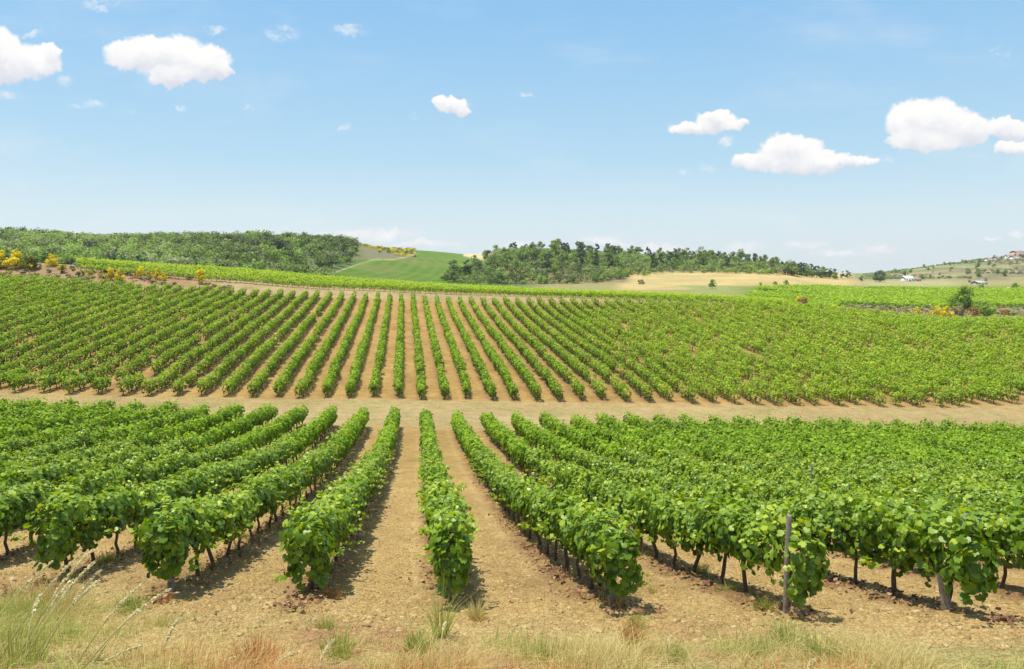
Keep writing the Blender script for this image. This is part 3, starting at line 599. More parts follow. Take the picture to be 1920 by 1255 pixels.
tag(link('grass', A.mesh('grass', [M_GRASS])), 'dry straw coloured, rusty and green grass along the near bank', 'grass', kind='stuff')
def tuft_mesh(seed, n, hgt, rad, tlo, thi, spread=.9):
    r = np.random.default_rng(seed); A = Acc(); an = r.uniform(0, 6.28, n); rr = rad * r.random(n) ** .7
    P = np.stack([np.cos(an) * rr, np.sin(an) * rr, np.full(n, -.02)], -1)
    blades(A, P, hgt * r.uniform(.45, 1.1, n), r.uniform(.05, spread, n), an + r.normal(0, .5, n), r.uniform(.0022, .0045, n), np.clip(r.uniform(tlo, thi, n), 0, 1), r)
    return A.mesh('grass_tuft', [M_GRASS])
TUFTS = [  # px, py, height, radius, tint range, blades, label
    (1048, 1068, .10, .06, .86, 1.0, 160, 'small rusty orange grass tuft alone on the sandy gap beside the end vine'),
    (1316, 1082, .34, .10, .3, .66, 260, 'upright olive green grass tuft under the second row right of centre'),
    (1366, 1120, .28, .11, .35, .8, 240, 'grass tuft with green tips and rusty foot, in front of thin trunks'),
    (1432, 1150, .30, .11, .4, .9, 230, 'green and rusty grass tuft just beside the tall grey stake'),
    (1186, 1210, .34, .10, .8, 1.0, 300, 'tall rusty orange grass tuft below the end vine right of centre'),
    (1194, 1176, .22, .09, .35, .6, 160, 'low green grass tuft behind the tall rusty orange one'),
    (198, 1062, .36, .16, .3, .62, 300, 'dark bushy grass tuft between the vine rows, left'),
    (245, 1150, .36, .15, .45, .7, 300, 'bright green grass tuft in front of the left rows'),
    (300, 1130, .20, .13, .82, 1.0, 240, 'rusty red grass tuft at the foot of the short stout stake'),
    (618, 1122, .22, .16, .78, 1.0, 260, 'rusty brown grass tuft at the foot of the first row left'),
    (610, 1180, .20, .10, .2, .6, 160, 'thin green grass tuft on the sand, below the first row left'),
    (826, 1195, .75, .06, .3, .62, 130, 'very tall slender green grass clump in front of the centre row'),
    (893, 1160, .30, .09, .05, .35, 190, 'dry brown grass tuft beside the end vine of the centre row'),
    (787, 1222, .30, .14, .4, .65, 260, 'yellowish green grass tuft on the bank, left of the tall slender clump'),
    (632, 1228, .32, .14, .3, .6, 240, 'pale green grass tuft on the bank below the first row left'),
    (1480, 1215, .34, .18, .45, .7, 300, 'bright green leafy grass tuft below the tall grey stake'),
    (1545, 1240, .30, .16, .4, .7, 260, 'yellow green grass tuft at the bank, beyond the bright leafy one'),
    (1262, 1240, .24, .12, .4, .66, 180, 'short green grass tuft on the bank right of the rusty one'),
    (475, 1245, .30, .2, .84, 1.0, 300, 'wide rusty orange grass tuft at the bottom picture edge'),
    (1020, 1240, .26, .2, .3, .6, 240, 'straw and green grass tuft at the bank below the sandy gap'),
    (1225, 1115, .22, .05, .1, .5, 90, 'wispy dry grass tuft on sand right of the end vine'),
    (95, 1150, .45, .3, .8, .98, 420, 'broad rusty grass clump behind the long straw stalks'),
    (25, 1248, .34, .26, .34, .64, 300, 'bright green and straw grass clump in the lower left corner'),
    (460, 1130, .12, .08, .1, .5, 80, 'tiny dry grass tuft on bare soil, between two left rows')]
for i, (a_, b_, h_, r_, t0, t1, n_, lab) in enumerate(TUFTS):
    tag(link('grass_tuft', tuft_mesh(900 + i, n_, h_, r_, t0, t1), loc=ground_at(a_, b_)), lab, 'grass tuft', 'grass tufts on the bank and at the row ends')
# long seeding stalks that lean over the corner
def stalk(bx, by, tx, ty, dep, head, lab, green=.1):
    d = cs(bx, by); Yb = dep; P0 = np.array([Yb * d[0] / d[1], Yb, Yb * d[2] / d[1]]); e = cs(tx, ty); Yt = dep + .45; P2 = np.array([Yt * e[0] / e[1], Yt, Yt * e[2] / e[1]])
    ctl = P0 * .42 + P2 * .58 + np.array([-.05, 0, .20 * np.linalg.norm(P2 - P0) * .6])
    g0 = float(H(P0[0], P0[1])); root = bpy.data.objects.new('grass_stalk', None); COL.objects.link(root); root.location = (P0[0], P0[1], g0)
    t = np.linspace(0, 1, 14)[:, None]; C_ = P0 * (1 - t) ** 2 + ctl * 2 * t * (1 - t) + P2 * t * t
    C_ = np.vstack([[P0[0] - .06, P0[1], g0 - .02], C_]) - np.array([P0[0], P0[1], g0]); A = Acc(); tube(A, C_, np.linspace(.0075, .0045, len(C_)), 4, np.linspace(0, .7, len(C_)).repeat(4))
    link('stem', A.mesh('stem', [M_STALK]), root)
    A = Acc(); r = np.random.default_rng(int(tx * 7 + ty)); n = int(75 * head / .3); tt = 1 - r.random(n) * head
    base = np.array([np.interp(tt, np.linspace(0, 1, len(C_)), C_[:, k]) for k in range(3)]).T; base += r.normal(0, .005, base.shape)
    dr = unit(C_[-1] - C_[-3]); put_leaves(A, base, r.normal(0, 1, (n, 3)), r.uniform(.016, .036, n), r.uniform(.8, 1, n), 'quad', r, 0, tuple(dr * 2)); A.v[-1] *= 1
    link('seed_head', A.mesh('seed_head', [M_STALK]), root)
    tag(root, lab, 'grass stalk', 'long seeding grass stalks leaning over the near bank')
for a in [(-70, 1255, 98, 1054, 6.6, .35, 'long pale stalk arching alone over the leftmost vine foot'),
          (-10, 1255, 155, 1037, 6.7, .4, 'long straw stalk reaching highest in the corner clump, behind its twin'),
          (20, 1260, 175, 1030, 6.5, .45, 'thick straw stalk whose tip stands highest beside the dark tuft'),
          (35, 1260, 176, 1055, 6.4, .4, 'pale feathery stalk just under the highest tip'),
          (60, 1265, 191, 1068, 6.5, .35, 'straw stalk ending farthest out toward the short stout stake'),
          (45, 1265, 186, 1089, 6.6, .35, 'drooping straw stalk, lowest tip of the dense bundle'),
          (30, 1262, 138, 1085, 6.9, .4, 'straight straw stalk inside the dense bundle'),
          (45, 1262, 76, 1115, 6.3, .3, 'short upright whitish stalk in front of the bundle'),
          (135, 1262, 266, 1096, 6.5, .5, 'long thin stalk leaning over bare soil, paler of the middle pair'),
          (150, 1262, 320, 1104, 6.4, .45, 'arching feathery stalk whose tip bends toward the short stake'),
          (160, 1275, 260, 1143, 6.6, .35, 'curved stalk below the arching feathery one'),
          (285, 1285, 345, 1146, 6.6, .5, 'thin straight stalk standing alone on bare soil'),
          (130, 1290, 268, 1210, 6.2, .45, 'low nearly flat stalk along the bottom of the picture'),
          (250, 1290, 262, 1240, 6.2, .4, 'short stalk stump peeping up at the bottom picture edge'),
          (590, 1285, 625, 1200, 6.4, .5, 'single straw stalk standing below the first row left of centre'),
          (470, 1290, 560, 1222, 6.2, .4, 'bent straw stalk arching over the rusty bank grass'),
          (380, 1290, 440, 1232, 6.2, .4, 'short bent straw stalk left of the rusty bank grass'),
          (828, 1270, 836, 1165, 6.5, .2, 'white dry stem in front of the centre row'),
          (1515, 1275, 1530, 1235, 6.2, .8, 'whitish seed spike at the bottom edge, right of the tall stake'),
          (1080, 1275, 1090, 1222, 6.2, .7, 'whitish seed spike at the bottom edge, below the sandy gap')]: stalk(*a)

# ------------------------------------------------------------------ trees and bushes
def crown_mesh(seed, mat_, w, h, z0, n, leaf, clumps, kind='round', tb=0):
    """crown of leaf clumps: an uneven outline with gaps"""
    r = np.random.default_rng(seed); A = Acc(); cs_ = []
    for c in range(clumps):
        if kind == 'pine': u = r.random(); rad = w * .5 * (1 - .55 * u) * r.uniform(.3, 1); zz = z0 + h * (.1 + .85 * u); cr = w * .5 * r.uniform(.28, .42) * (1.05 - .55 * u)
        elif kind == 'umbrella': u = r.random(); rad = w * .5 * r.random() ** .5; zz = z0 + h * (.55 + .35 * (1 - (rad / w * 2) ** 2) * r.uniform(.6, 1)); cr = w * .5 * r.uniform(.26, .4)
        else: u = r.random(); rad = w * .5 * math.sqrt(max(.05, 1 - (2 * u - .9) ** 2)) * r.uniform(.2, .85); zz = z0 + h * (.12 + .76 * u); cr = w * .5 * r.uniform(.25, .45)
        an = r.uniform(0, 6.28); cs_.append((rad * math.cos(an), rad * math.sin(an), zz, cr))
    cs_ = np.array(cs_); idx = r.integers(0, clumps, n); d = unit(r.normal(0, 1, (n, 3))); rr = cs_[idx, 3] * (.55 + .5 * r.random(n))
    P = cs_[idx, :3] + d * rr[:, None] * [1, 1, .8]; P[:, 2] = np.maximum(P[:, 2], z0 * .5 + .05)
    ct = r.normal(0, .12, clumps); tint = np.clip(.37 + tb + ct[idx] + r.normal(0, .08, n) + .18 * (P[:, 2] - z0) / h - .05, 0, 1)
    put_leaves(A, P, d + [0, 0, .4] + r.normal(0, .5, (n, 3)), leaf * r.uniform(.6, 1.3, n), tint, 'hex' if leaf < .3 else 'quad', r)
    me = A.mesh('crown', [mat_]); return me
def trunk2(seed, h, rad, w, stems=1):
    r = np.random.default_rng(seed); A = Acc()
    for s in range(stems):
        bx = r.normal(0, .15 * (stems > 1)) ; tx = r.normal(0, .06 * h) + (s - (stems - 1) / 2) * w * .25
        p = [(bx, 0, -.6), (bx * .8 + tx * .3, r.normal(0, .03 * h), h * .4), (tx, r.normal(0, .04 * h), h)]; tube(A, p, np.array([rad, rad * .75, rad * .35]), 6)
        for k in range(4):
            u = r.uniform(.5, .95); b = np.array(p[1]) * (1 - u) + np.array(p[2]) * u; an = r.uniform(0, 6.28); e = b + [math.cos(an) * w * .3, math.sin(an) * w * .3, h * r.uniform(.15, .4)]
            tube(A, [b, (b + e) / 2 + [0, 0, -.03 * h], e], np.array([rad * .4, rad * .28, rad * .12]), 4)
    return A.mesh('trunk', [M_TBARK], True)
KINDS = {  # look, material, w, h, z0, n, leaf, clumps, shape
    'pine': ('dark green pine', M_PINE, 5.8, 8.0, .9, 620, .6, 20, 'pine'),
    'stone': ('olive green pine', M_OLIVE, 6.5, 8.2, 1.1, 620, .6, 20, 'round'),
    'oak': ('rounded green oak', M_OAK, 7, 6.0, .3, 620, .6, 20, 'round'),
    'light': ('light bushy tree', M_LIGHT, 5, 4.0, .5, 340, .5, 14, 'round'),
    'shrub': ('grey scrub bush', M_GREY, 4.5, 2.4, .1, 260, .45, 11, 'round')}
LIB = {}
for kk, (lk, m_, w_, h_, z_, n_, lf_, c_, sh_) in KINDS.items():
    LIB[kk] = [(crown_mesh(ord(kk[0]) + 1000 + i * 13 + len(kk) * 100, m_, w_, h_, z_, n_, lf_, c_, sh_), trunk2(1200 + i + len(kk), z_ + h_ * .5, .22 if h_ > 4 else .09, w_, 1 if h_ > 3 else 3)) for i in range(4)]
def tree(kind, X, Y, s, lab, grp, name='tree', z=None, cat='tree', sx=1.0):
    cm, tm = random.choice(LIB[kind]) if isinstance(kind, str) else kind
    root = bpy.data.objects.new(name, None); COL.objects.link(root); root.location = (X, Y, (float(H(X, Y)) if z is None else z) - .05); root.rotation_euler = (0, 0, random.uniform(0, 6.28)); root.scale = (s * sx, s * sx, s)
    link('crown' if name.endswith('tree') else 'foliage', cm, root); link('trunk' if name.endswith('tree') else 'stem', tm, root); tag(root, lab, cat, grp); return root
def tree_px(kind, px_, py_, toppy, ymin, lab, grp, ymax=1400, **kw):
    X, Y, Z = ground_at(px_, py_, ymin, ymax); hgt = (py_ - toppy) / F * Y
    base = {'pine': 9.0, 'stone': 10.0, 'oak': 6.3, 'light': 4.4, 'shrub': 2.5}[kind]
    return tree(kind, X, Y, max(.25, hgt / base), lab, grp, **kw)
# middle wooded hill: each tree a thing
pts = []; tries = 0; rr_ = random.Random(5)
while len(pts) < 185 and tries < 60000:
    tries += 1; Y = rr_.uniform(290, 560); a = rr_.uniform(az(812), az(1590)); X = a * Y; z = float(H(X, Y)); p = proj(X, Y, z)
    foot = np.interp(p[0], [812, 850, 930, 1000, 1100, 1170, 1250, 1400, 1500, 1560, 1590], [524, 530, 532, 525, 508, 511, 509, 513, 517, 522, 524])
    if p[1] > foot or p[1] < 462: continue
    if p[0] < 925 and p[1] < 482 + (925 - p[0]) * .42 - 4: continue
    if 1190 < p[0] and Y < 366: continue
    if any((X - q[0]) ** 2 + (Y - q[1]) ** 2 < 17 for q in pts): continue
    pts.append((X, Y, p[0], p[1]))
pts.sort(key=lambda q: q[2]); cnt = {}
for X, Y, p0, p1 in pts:
    u = rr_.random()
    if p0 < 1000: kk = 'oak' if u < .62 else 'light' if u < .78 else 'pine' if u < .86 else 'shrub'
    elif p0 < 1240: kk = 'pine' if u < .28 else 'stone' if u < .5 else 'oak' if u < .82 else 'light' if u < .9 else 'shrub'
    elif p0 < 1490: kk = 'stone' if u < .58 else 'pine' if u < .8 else 'oak'
    else: kk = 'pine' if u < .85 else 'oak'
    cnt[kk] = cnt.get(kk, 0) + 1
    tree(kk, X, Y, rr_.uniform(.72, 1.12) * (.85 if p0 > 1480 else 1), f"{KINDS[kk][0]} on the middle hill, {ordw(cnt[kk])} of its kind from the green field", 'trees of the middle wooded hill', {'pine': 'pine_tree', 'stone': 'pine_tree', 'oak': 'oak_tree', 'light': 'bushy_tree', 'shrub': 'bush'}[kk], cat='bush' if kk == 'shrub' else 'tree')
for kk, a_, b_, t_, ym, lab in [
    ('pine', 1062, 482, 454, 380, 'dark tall pine standing highest on the crest of the middle hill'), ('pine', 1090, 480, 457, 380, 'dark pine on the crest just right of the highest one'),
    ('oak', 953, 486, 467, 380, 'round dark green oak on the crest, nearest the green field'), ('oak', 1005, 484, 464, 380, 'round green oak on the crest between two dark ones'),
    ('pine', 1138, 484, 460, 380, 'slender dark pine on the crest above the scrub slope'), ('pine', 1154, 486, 460, 380, 'forked dark pine on the crest, right of the slender one'),
    ('oak', 1162, 522, 502, 230, 'round bluish green oak at the near corner of the golden field'), ('pine', 899, 516, 490, 260, 'dark cone shaped tree low on the hill beside the green field'),
    ('light', 1336, 541, 524, 200, 'rounded bright green bush alone on the golden field edge'), ('shrub', 1203, 533, 524, 200, 'small dark bush at the corner of the golden field'),
    ('light', 1426, 537, 529, 200, 'low green bush in the field hedge, first of three'), ('light', 1453, 536, 527, 200, 'low green bush in the field hedge, second of three'), ('oak', 1474, 537, 524, 200, 'taller dark bush ending the field hedge'),
    ('pine', 1579, 523, 508, 380, 'dark pine standing apart at the low end of the hill, first of a pair'), ('pine', 1593, 523, 510, 380, 'dark pine standing apart at the low end of the hill, second of a pair'),
    ('oak', 1615, 527, 517, 450, 'low bluish green tree between the pine pair and the valley tree'), ('oak', 1650, 529, 507, 450, 'large dark round tree on the valley floor left of the white house'), ('pine', 1641, 529, 510, 450, 'narrow dark tree leaning against the large round valley tree'),
    ('oak', 1728, 524, 514, 560, 'bluish tree just behind the orange roof'), ('oak', 1704, 521, 515, 620, 'low dark bushes behind the white house'), ('oak', 1818, 530, 524, 500, 'small dark tree on the plain below the hill village'), ('oak', 1848, 528, 521, 500, 'small dark round tree right beside the ruin on the plain'), ('light', 1903, 543, 530, 300, 'bright green wide bush at the plain edge near white stones'),
    ('light', 1840, 542, 532, 300, 'olive green bush in front of the pale ruin')]:
    tree_px(kk, a_, b_, t_, ym, lab, 'single trees in the valley' if a_ > 1160 else 'trees of the middle wooded hill', name={'pine': 'pine_tree', 'oak': 'oak_tree', 'light': 'bush', 'shrub': 'bush'}[kk], cat='bush' if kk in ('light', 'shrub') else 'tree')
for i, (a_, t_, b_) in enumerate([(1484, 490, 517), (1494, 494, 518), (1503, 491, 518), (1513, 496, 519), (1522, 494, 520), (1531, 498, 521), (1540, 499, 521), (1548, 503, 522), (1556, 506, 523), (1564, 510, 524)]):
    tree_px('pine' if i % 3 else 'oak', a_, b_, t_, 366, f"dark tree at the low end of the middle hill, {ordw(i + 1)} along the golden field", 'trees of the middle wooded hill', name='pine_tree' if i % 3 else 'oak_tree', sx=1.25)
for i, (a_, t_) in enumerate([(268, 440), (284, 437), (300, 441), (330, 443), (388, 443), (405, 440), (430, 441), (466, 434), (482, 435), (498, 437), (521, 441), (541, 438), (572, 435), (600, 446), (622, 447), (205, 446), (150, 446), (100, 440)]):
    kk = 'oak' if i % 3 else 'light'
    X, Y, Z = ground_at(a_, t_ + 22, 300, 520); tree('oak', X, Y, (22 / F * Y) / 6.0, f"leafy tree on the crest of the wooded hill, {ordw(1 + sorted([268, 284, 300, 330, 388, 405, 430, 466, 482, 498, 521, 541, 572, 600, 622, 205, 150, 100]).index(a_))} counted from the left", 'trees on the crest of the wooded hill', 'oak_tree')
# the wood on the left hill reads as one mass
def mass(name, P, mats_w, n, leaf, wr, hr, bias=None):
    acc = Acc(); r = np.random.default_rng(len(P)); N = len(P); ws = r.uniform(*wr, N); hs = r.uniform(*hr, N); mi = r.choice(len(mats_w), N, p=[q[1] for q in mats_w]); ct = r.normal(0, .28, N) + (vnoise(P[:, 0], P[:, 1], .03, 2) - .5) * .6 + (0 if bias is None else bias)
    nc = 7; ca = r.uniform(0, 6.28, (N, nc)); cr = r.random((N, nc)) ** .5 * .26; cz = r.uniform(.35, .72, (N, nc)); crad = r.uniform(.20, .30, (N, nc))
    for m_i in range(len(mats_w)):
        I = np.nonzero(mi == m_i)[0]; M = len(I)
        if not M: continue
        k = r.integers(0, nc, (M, n)); g = lambda arr: np.take_along_axis(arr[I], k, 1); d = unit(r.normal(0, 1, (M, n, 3))); q = g(crad) * (.7 + .4 * r.random((M, n)))
        x = (np.cos(g(ca)) * g(cr) + d[..., 0] * q) * ws[I][:, None]; y = (np.sin(g(ca)) * g(cr) + d[..., 1] * q) * ws[I][:, None]; z = np.maximum((g(cz) + d[..., 2] * q) * hs[I][:, None], 0)
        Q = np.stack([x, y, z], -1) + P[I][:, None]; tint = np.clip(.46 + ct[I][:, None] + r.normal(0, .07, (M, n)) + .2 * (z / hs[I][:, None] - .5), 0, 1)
        put_leaves(acc, Q.reshape(-1, 3), (d + [0, 0, .4]).reshape(-1, 3) + r.normal(0, .4, (M * n, 3)), leaf * r.uniform(.6, 1.3, M * n), tint.ravel(), 'quad', r, m_i)
    return link(name, acc.mesh(name, [q[0] for q in mats_w]))
n = 9000; Y = rng.uniform(205, 520, n); X = rng.uniform(az(-260), az(700), n) * Y; Z = H(X, Y); p = proj(X, Y, Z)
ok = (p[0] < 612 + np.clip(515 - p[1], 0, 28) * 2.2) & ~((p[1] < 460) & (p[0] > 655)) & (Y > 215 + 25 * vnoise(X, Y, .02, 2)) & (rng.random(n) < .12 + .88 * sm(vnoise(X, Y, .025, 3), .36, .52)) & ((p[0] < 480) | (p[0] > 497) | (rng.random(n) < .35))
P = np.stack([X, Y, Z], -1)[ok][:2700]
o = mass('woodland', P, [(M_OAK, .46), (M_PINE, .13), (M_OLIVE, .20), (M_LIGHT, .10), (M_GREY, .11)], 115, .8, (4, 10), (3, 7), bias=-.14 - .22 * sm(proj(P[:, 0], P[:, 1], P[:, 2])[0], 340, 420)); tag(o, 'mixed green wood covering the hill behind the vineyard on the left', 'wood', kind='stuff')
n = 6500; Y = rng.uniform(240, 540, n); X = rng.uniform(az(812), az(1590), n) * Y; Z = H(X, Y); p = proj(X, Y, Z); foot = np.interp(p[0], [812, 850, 930, 1000, 1100, 1170, 1250, 1400, 1500, 1590], [526, 533, 536, 533, 533, 524, 511, 514, 518, 524])
ok = (p[1] < foot) & ~((p[0] < 930) & (p[1] < 484 + (925 - p[0]) * .42)) & ((p[0] < 1180) | (Y > 366)) & (rng.random(n) < .9)
o = mass('undergrowth', np.stack([X, Y, Z], -1)[ok][:3000], [(M_GREY, .14), (M_OAK, .50), (M_OLIVE, .22), (M_LIGHT, .14)], 60, .6, (2.6, 5.4), (1.6, 4.4), bias=-.08); tag(o, 'low mixed scrub between the trees of the middle hill', 'undergrowth', kind='stuff')
n = 500; Y = rng.uniform(136, 212, n); X = rng.uniform(az(1590), az(1960), n) * Y; X2 = rng.uniform(az(-60), az(430), 130); Y2 = rng.uniform(137, 149, 130); X2 = X2 * Y2; X = np.r_[X, X2]; Y = np.r_[Y, Y2]
o = mass('dry_scrub', np.stack([X, Y, H(X, Y)], -1)[vnoise(X, Y, .2, 2) > .40], [(M_TAN, .42), (M_GREY, .2), (M_RUST, .14), (M_LIGHT, .24)], 60, .3, (.8, 2.6), (.3, 1.1)); tag(o, 'low dry tan and green scrub on the banks between the vineyards', 'scrub', kind='stuff')
n = 3000; Y = rng.uniform(420, 620, n); X = rng.uniform(az(672), az(778), n) * Y; Z = H(X, Y); p = proj(X, Y, Z); ok = (p[1] < 485.5) & (p[1] > 455) & (p[0] > 675) & (vnoise(X, Y, .06, 2) > .42)
o = mass('broom_thicket', np.stack([X, Y, Z], -1)[ok][:260], [(M_BROOM, .75), (M_OAK, .15), (M_GREY, .10)], 60, .5, (2.5, 5), (1.4, 2.6)); tag(o, 'yellow flowering broom thicket above the far green field', 'broom', kind='stuff')
# scrub on the far right hill
n = 3000; Y = rng.uniform(560, 920, n); X = rng.uniform(az(1620), az(1990), n) * Y; P = np.stack([X, Y, H(X, Y)], -1)[(vnoise(X, Y, .02, 3) > .43) & (proj(X, Y, H(X, Y))[1] < 524)][:900]
o = mass('hillside_scrub', P, [(M_GREY, .5), (M_OLIVE, .3), (M_OAK, .2)], 40, .7, (2, 6), (.6, 2.2)); tag(o, 'low brown and olive scrub over the far bare hillside', 'scrub', kind='stuff')
cnt2 = 0; sp = []
for i in range(400):
    Y = rr_.uniform(560, 900); a = rr_.uniform(az(1640), az(1935)); X = a * Y; z = float(H(X, Y)); p = proj(X, Y, z)
    if p[1] > 522 or any((X - q[0]) ** 2 + (Y - q[1]) ** 2 < 400 for q in sp): continue
    sp.append((X, Y, p[0]))
sp.sort(key=lambda q: q[2])
for i, (X, Y, p0) in enumerate(sp[:60]): tree(rr_.choice(['oak', 'shrub', 'shrub', 'light']), X, Y, rr_.uniform(.5, 1.0), f"small scrub bush on the far bare hillside, {ordw(i + 1)} from its low end", 'scrub bushes on the far bare hillside', 'bush', cat='bush')
for i, (a_, t_, s_) in enumerate([(1810, 494, 0), (1820, 495, 0), (1835, 492, 0), (1851, 487, 1), (1859, 486, 1), (1868, 485, 1), (1877, 483, 1), (1889, 482, 1), (1902, 476, 1), (1908, 479, 1), (1845, 489, 1), (1916, 490, 1), (1770, 498, 0), (1788, 497, 0)]):
    X, Y, Z = ground_at(a_, 505 - (a_ - 1700) * .03, 860, 930); hp = (proj(X, Y, Z)[1] - t_) / F * Y
    tree('oak' if i % 3 else 'pine', X, Y, max(.5, hp / (6.5 if i % 3 else 9)), f"dark tree on the village hill skyline, {ordw(1 + sorted([1810, 1820, 1835, 1851, 1859, 1868, 1877, 1889, 1902, 1908, 1845, 1916, 1770, 1788]).index(a_))} from its low end", 'dark trees on the skyline of the village hill', 'oak_tree' if i % 3 else 'pine_tree')
# broom and dry bushes round the vineyard
def bush_set(seed, m_, tb=0): return (crown_mesh(seed, m_, 2.2, 1.7, .05, 620, .17, 14, 'round', tb), trunk2(seed + 1, .9, .04, 1.2, 4))
BB = {'yellow': [bush_set(1500 + i * 3, M_BROOM, .16) for i in range(3)], 'olive': [bush_set(1520, M_BROOM, -.24), bush_set(1523, M_BROOM, -.16)], 'rust': [bush_set(1530, M_RUST), bush_set(1533, M_RUST)], 'tan': [bush_set(1540, M_TAN), bush_set(1543, M_TAN)], 'green': [bush_set(1550, M_LIGHT)]}
for c_, a_, b_, t_, w_, ym, lab in [
    ('yellow', 4, 503, 478, 36, 138, 'large yellow flowering broom at the picture edge on the left bank'), ('yellow', 31, 503, 477, 34, 138, 'large yellow flowering broom, second along the left bank'), ('olive', 64, 505, 477, 34, 138, 'olive green broom with few flowers beside the two large yellow ones'), ('green', 53, 500, 477, 26, 142, 'bright green bush behind the olive green broom'),
    ('yellow', 97, 499, 481, 20, 138, 'small round yellow broom standing alone on the bank top'), ('olive', 117, 512, 496, 20, 130, 'olive broom with yellow tips below the small round one'), ('olive', 148, 519, 508, 14, 130, 'faint yellowish small bush low on the rusty bank'), ('olive', 170, 520, 507, 16, 130, 'small olive bush where the upper vines begin'), ('green', 174, 512, 505, 10, 130, 'tiny dark green bush under the upper vines'), ('olive', 190, 520, 512, 16, 130, 'low green yellow bush left of the bright broom pair'),
    ('yellow', 209, 527, 508, 18, 130, 'bright yellow broom, first of the touching pair'), ('yellow', 224, 527, 511, 18, 130, 'bright yellow broom, second of the touching pair'), ('yellow', 267, 521, 505, 22, 130, 'yellow broom with a dark foot in the middle of the bank'), ('olive', 280, 524, 514, 14, 130, 'dark olive bush at the foot of the middle broom'), ('yellow', 294, 520, 507, 18, 130, 'yellow broom, upper one of the second pair'), ('yellow', 306, 526, 514, 15, 130, 'yellow broom, lower one of the second pair'), ('yellow', 377, 532, 511, 21, 130, 'round golden broom ending the bank, nearest the centre'),
    ('yellow', 1497, 564, 549, 14, 130, 'bright yellow broom leaning on the rusty bush at the vineyard corner'), ('rust', 1509, 569, 550, 26, 130, 'rusty brown bush at the corner between the vineyards'), ('tan', 1541, 570, 559, 22, 130, 'pale brown low bush right of the rusty corner bush'), ('yellow', 1562, 572, 565, 18, 130, 'low yellow green broom patch between the vineyards'),
    ('tan', 1612, 584, 573, 24, 131, 'pale tan bush at the start of the scrub strip'), ('yellow', 1722, 582, 571, 16, 133, 'small yellow broom against the bright field'), ('tan', 1690, 597, 585, 26, 131, 'tan bush in the middle of the scrub strip'), ('tan', 1722, 601, 589, 24, 131, 'brownish tan bush, lower in the scrub strip'), ('yellow', 1756, 597, 579, 22, 131, 'yellow broom left of its twin in the scrub strip'), ('yellow', 1774, 598, 579, 22, 131, 'yellow broom beside the pinkish dry bush'), ('tan', 1797, 597, 574, 30, 131, 'pinkish tan dry bush left of the green tree foot'), ('rust', 1822, 599, 577, 28, 131, 'reddish brown dry bush under the green tree'), ('rust', 1888, 597, 580, 24, 131, 'orange brown dry bush alone right of the green tree'), ('tan', 1580, 580, 573, 18, 131, 'low dry bush along the far vineyard edge'), ('tan', 1647, 590, 578, 20, 131, 'greyish dry bush left in the scrub strip'), ('green', 1900, 590, 583, 18, 133, 'low green bush beside the orange brown one')]:
    X, Y, Z = ground_at(a_, b_, ym, 175); g_ = 1.3 if c_ == 'yellow' else 1.05; hs = g_ * (b_ - t_) / F * Y / 1.75; wsx = g_ * w_ / F * Y / 2.3
    tree(random.choice(BB[c_]), X, Y, hs, lab, 'broom and dry bushes round the vineyard', 'bush', cat='bush', sx=wsx / hs)
# the green shrubby tree by the scrub strip: two lobes
TT = [(crown_mesh(1601, M_LIGHT, 4.6, 4.6, .6, 1700, .26, 22, 'round', .22), trunk2(1602, 3.0, .12, 3.4, 3)), (crown_mesh(1605, M_LIGHT, 4.4, 2.7, .2, 1100, .26, 18, 'round', .12), trunk2(1606, 1.8, .09, 3.0, 3))]
X, Y, Z = ground_at(1806, 594, 131, 175); tree(TT[0], X, Y, (594 - 535) / F * Y / 5.0, 'tall rounded light green tree above the scrub strip, dark inside', 'green trees by the scrub strip', 'bushy_tree')
X, Y, Z = ground_at(1845, 597, 131, 175); tree(TT[1], X, Y, (597 - 563) / F * Y / 2.9, 'low spreading green tree leaning out beside the tall rounded one', 'green trees by the scrub strip', 'bushy_tree')

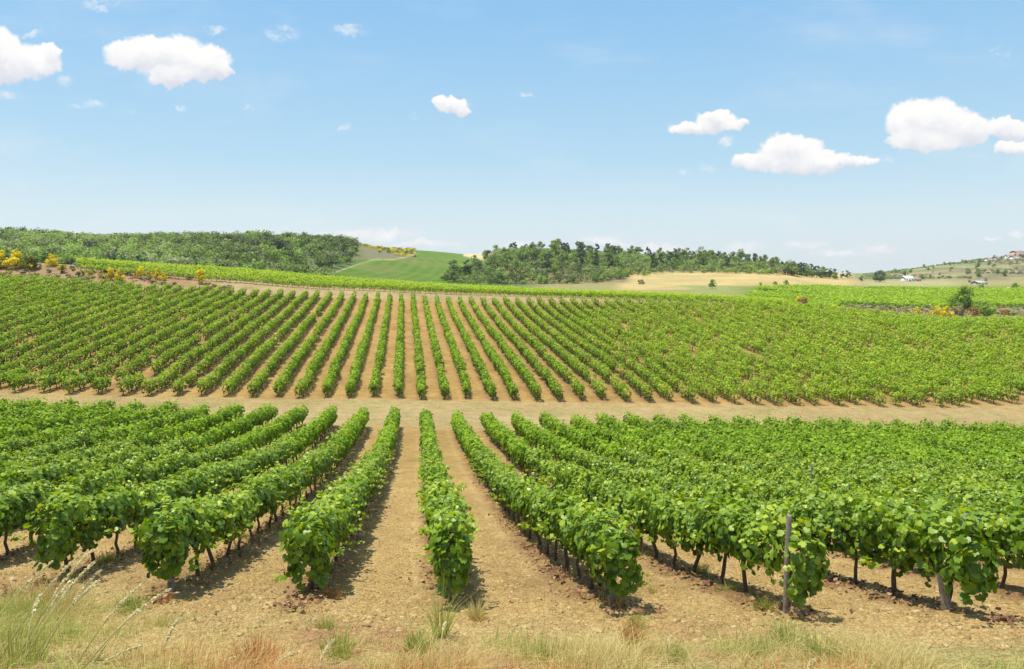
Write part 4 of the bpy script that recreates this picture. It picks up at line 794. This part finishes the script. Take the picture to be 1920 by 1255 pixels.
# ------------------------------------------------------------------ buildings
M_WALLW = plain('white_render', (.74, .70, .64), .9, 1.5, .08); M_WALLP = plain('pinkish_render', (.58, .42, .34), .9, 1.5, .1); M_ROOF = plain('terracotta_tiles', (.40, .23, .15), .9, 3, .2); M_DARK = plain('dark_opening', (.05, .05, .055), .4); M_SHUT = plain('wooden_door', (.22, .13, .08), .7)
M_PALE = plain('pale_stone', (.50, .48, .44), .9, 2, .15)
def box(A, x0, x1, y0, y1, z0, z1):
    v = np.array([(x, y, z) for z in (z0, z1) for x, y in ((x0, y0), (x1, y0), (x1, y1), (x0, y1))], float)
    A.add(v, [(0, 1, 5, 4), (1, 2, 6, 5), (2, 3, 7, 6), (3, 0, 4, 7), (4, 5, 6, 7), (3, 2, 1, 0)])
def house(px_, py_, wpx, hpx, dep, wall_m, lab, roof_m=M_ROOF, pitch=.22, rz=0, wins=3, ymin=400, ymax=930, name='house', grp=None):
    X, Y, Z = ground_at(px_, py_, ymin, ymax); w = wpx / F * Y; h = hpx / F * Y
    root = bpy.data.objects.new(name, None); COL.objects.link(root); root.location = (X, Y, Z); root.rotation_euler = (0, 0, rz); tag(root, lab, 'house', grp)
    A = Acc(); box(A, -w / 2, w / 2, 0, dep, -2.0, h); link('wall', A.mesh('wall', [wall_m]), root)
    rh = dep * pitch; A = Acc(); e = .35
    v = np.array([(-w / 2 - e, -e, h - .05), (w / 2 + e, -e, h - .05), (w / 2 + e, dep / 2, h + rh), (-w / 2 - e, dep / 2, h + rh), (-w / 2 - e, dep + e, h - .05), (w / 2 + e, dep + e, h - .05)], float)
    v2 = v.copy(); v2[:, 2] += .18; vv = np.vstack([v, v2]); A.add(vv, [(6, 7, 8, 9), (9, 8, 11, 10), (0, 3, 2, 1), (3, 4, 5, 2), (0, 1, 7, 6), (5, 4, 10, 11), (0, 6, 9, 3), (3, 9, 10, 4), (1, 2, 8, 7), (2, 5, 11, 8)])
    rf = link('roof', A.mesh('roof', [roof_m]), root)
    A = Acc(); box(A, w * .22, w * .22 + .7, dep * .5 - .35, dep * .5 + .35, h + rh * .7, h + rh + 1.0); link('chimney', A.mesh('chimney', [wall_m]), rf)
    for k in range(wins):
        x = (k + .5) / wins * w * .86 - w * .43
        A = Acc()
        if k == wins // 2: box(A, x - .55, x + .55, -.06, .05, 0, min(2.1, h * .8)); link('door', A.mesh('door', [M_SHUT]), root)
        else: box(A, x - .5, x + .5, -.06, .05, h * .4, h * .4 + min(1.2, h * .4)); link('window', A.mesh('window', [M_DARK]), root)
house(1706, 528, 19, 5.5, 6, M_WALLW, 'low white farmhouse alone on the valley field', M_WALLW, .3, rz=.15, wins=3, ymin=380)
house(1721, 527.5, 12, 3.2, 5, M_ROOF, 'small orange tiled outbuilding joined to the white farmhouse', M_ROOF, .3, rz=-.1, wins=1, ymin=390)
HG = 'houses of the hilltop village'
house(1913, 491, 20, 10, 9, M_WALLP, 'large pinkish house highest in the hilltop village', rz=.2, wins=5, ymin=860, grp=HG)
house(1893, 496, 11, 6, 8, M_WALLW, 'white house with a red roof, left of the large pinkish one', rz=-.3, wins=3, ymin=850, grp=HG)
house(1907, 498, 16, 5, 7, M_WALLW, 'long low pale house below the large pinkish one', rz=.1, wins=3, ymin=830, grp=HG)
house(1872, 497, 8, 5, 7, M_PALE, 'grey gabled house among the dark skyline trees', rz=.3, wins=3, ymin=850, grp=HG)
house(1857, 497, 11, 4, 7, M_WALLW, 'low white house at the low end of the hilltop village', rz=0, wins=3, ymin=850, grp=HG)
house(1843, 534, 18, 3.5, 7, M_PALE, 'long low pale ruin on the plain below the village hill', M_PALE, .15, rz=.1, wins=3, ymin=400)
def boulder(px_, py_, s, lab):
    X, Y, Z = ground_at(px_, py_, 300, 700); A = Acc(); r = np.random.default_rng(int(px_)); nu, nv = 10, 7; v = []
    for i in range(nv):
        for j in range(nu): t, q = i / (nv - 1) * math.pi, j / nu * 2 * math.pi; k = s * r.uniform(.82, 1.15); v.append((k * 1.5 * math.sin(t) * math.cos(q), k * math.sin(t) * math.sin(q), k * .8 * math.cos(t) + s * .3))
    A.add(np.array(v), [(i * nu + j, i * nu + (j + 1) % nu, (i + 1) * nu + (j + 1) % nu, (i + 1) * nu + j) for i in range(nv - 1) for j in range(nu)])
    tag(link('white_rock', A.mesh('rock', [M_PALE]), loc=(X, Y, Z)), lab, 'rock', 'white rocks on the plain')
boulder(1873, 543, 1.0, 'white rock on the plain, first of the two near the bright bush'); boulder(1891, 544, 1.1, 'white rock on the plain under the bright bush')
# ------------------------------------------------------------------ thin summer haze over the whole valley
A = Acc(); box(A, -2600, 2600, -60, 2700, -75, 75)
mh = bpy.data.materials.new('haze_air'); mh.use_nodes = True; th = NT(mh.node_tree); th.n.clear()
vo = th.node('ShaderNodeVolumePrincipled', {'Color': (.95, .98, 1, 1), 'Density': .00012, 'Anisotropy': .3}); th.node('ShaderNodeOutputMaterial', {'Volume': vo.outputs[0]})
tag(link('haze', A.mesh('haze', [mh])), 'thin pale summer haze over the valley', 'haze', kind='stuff')
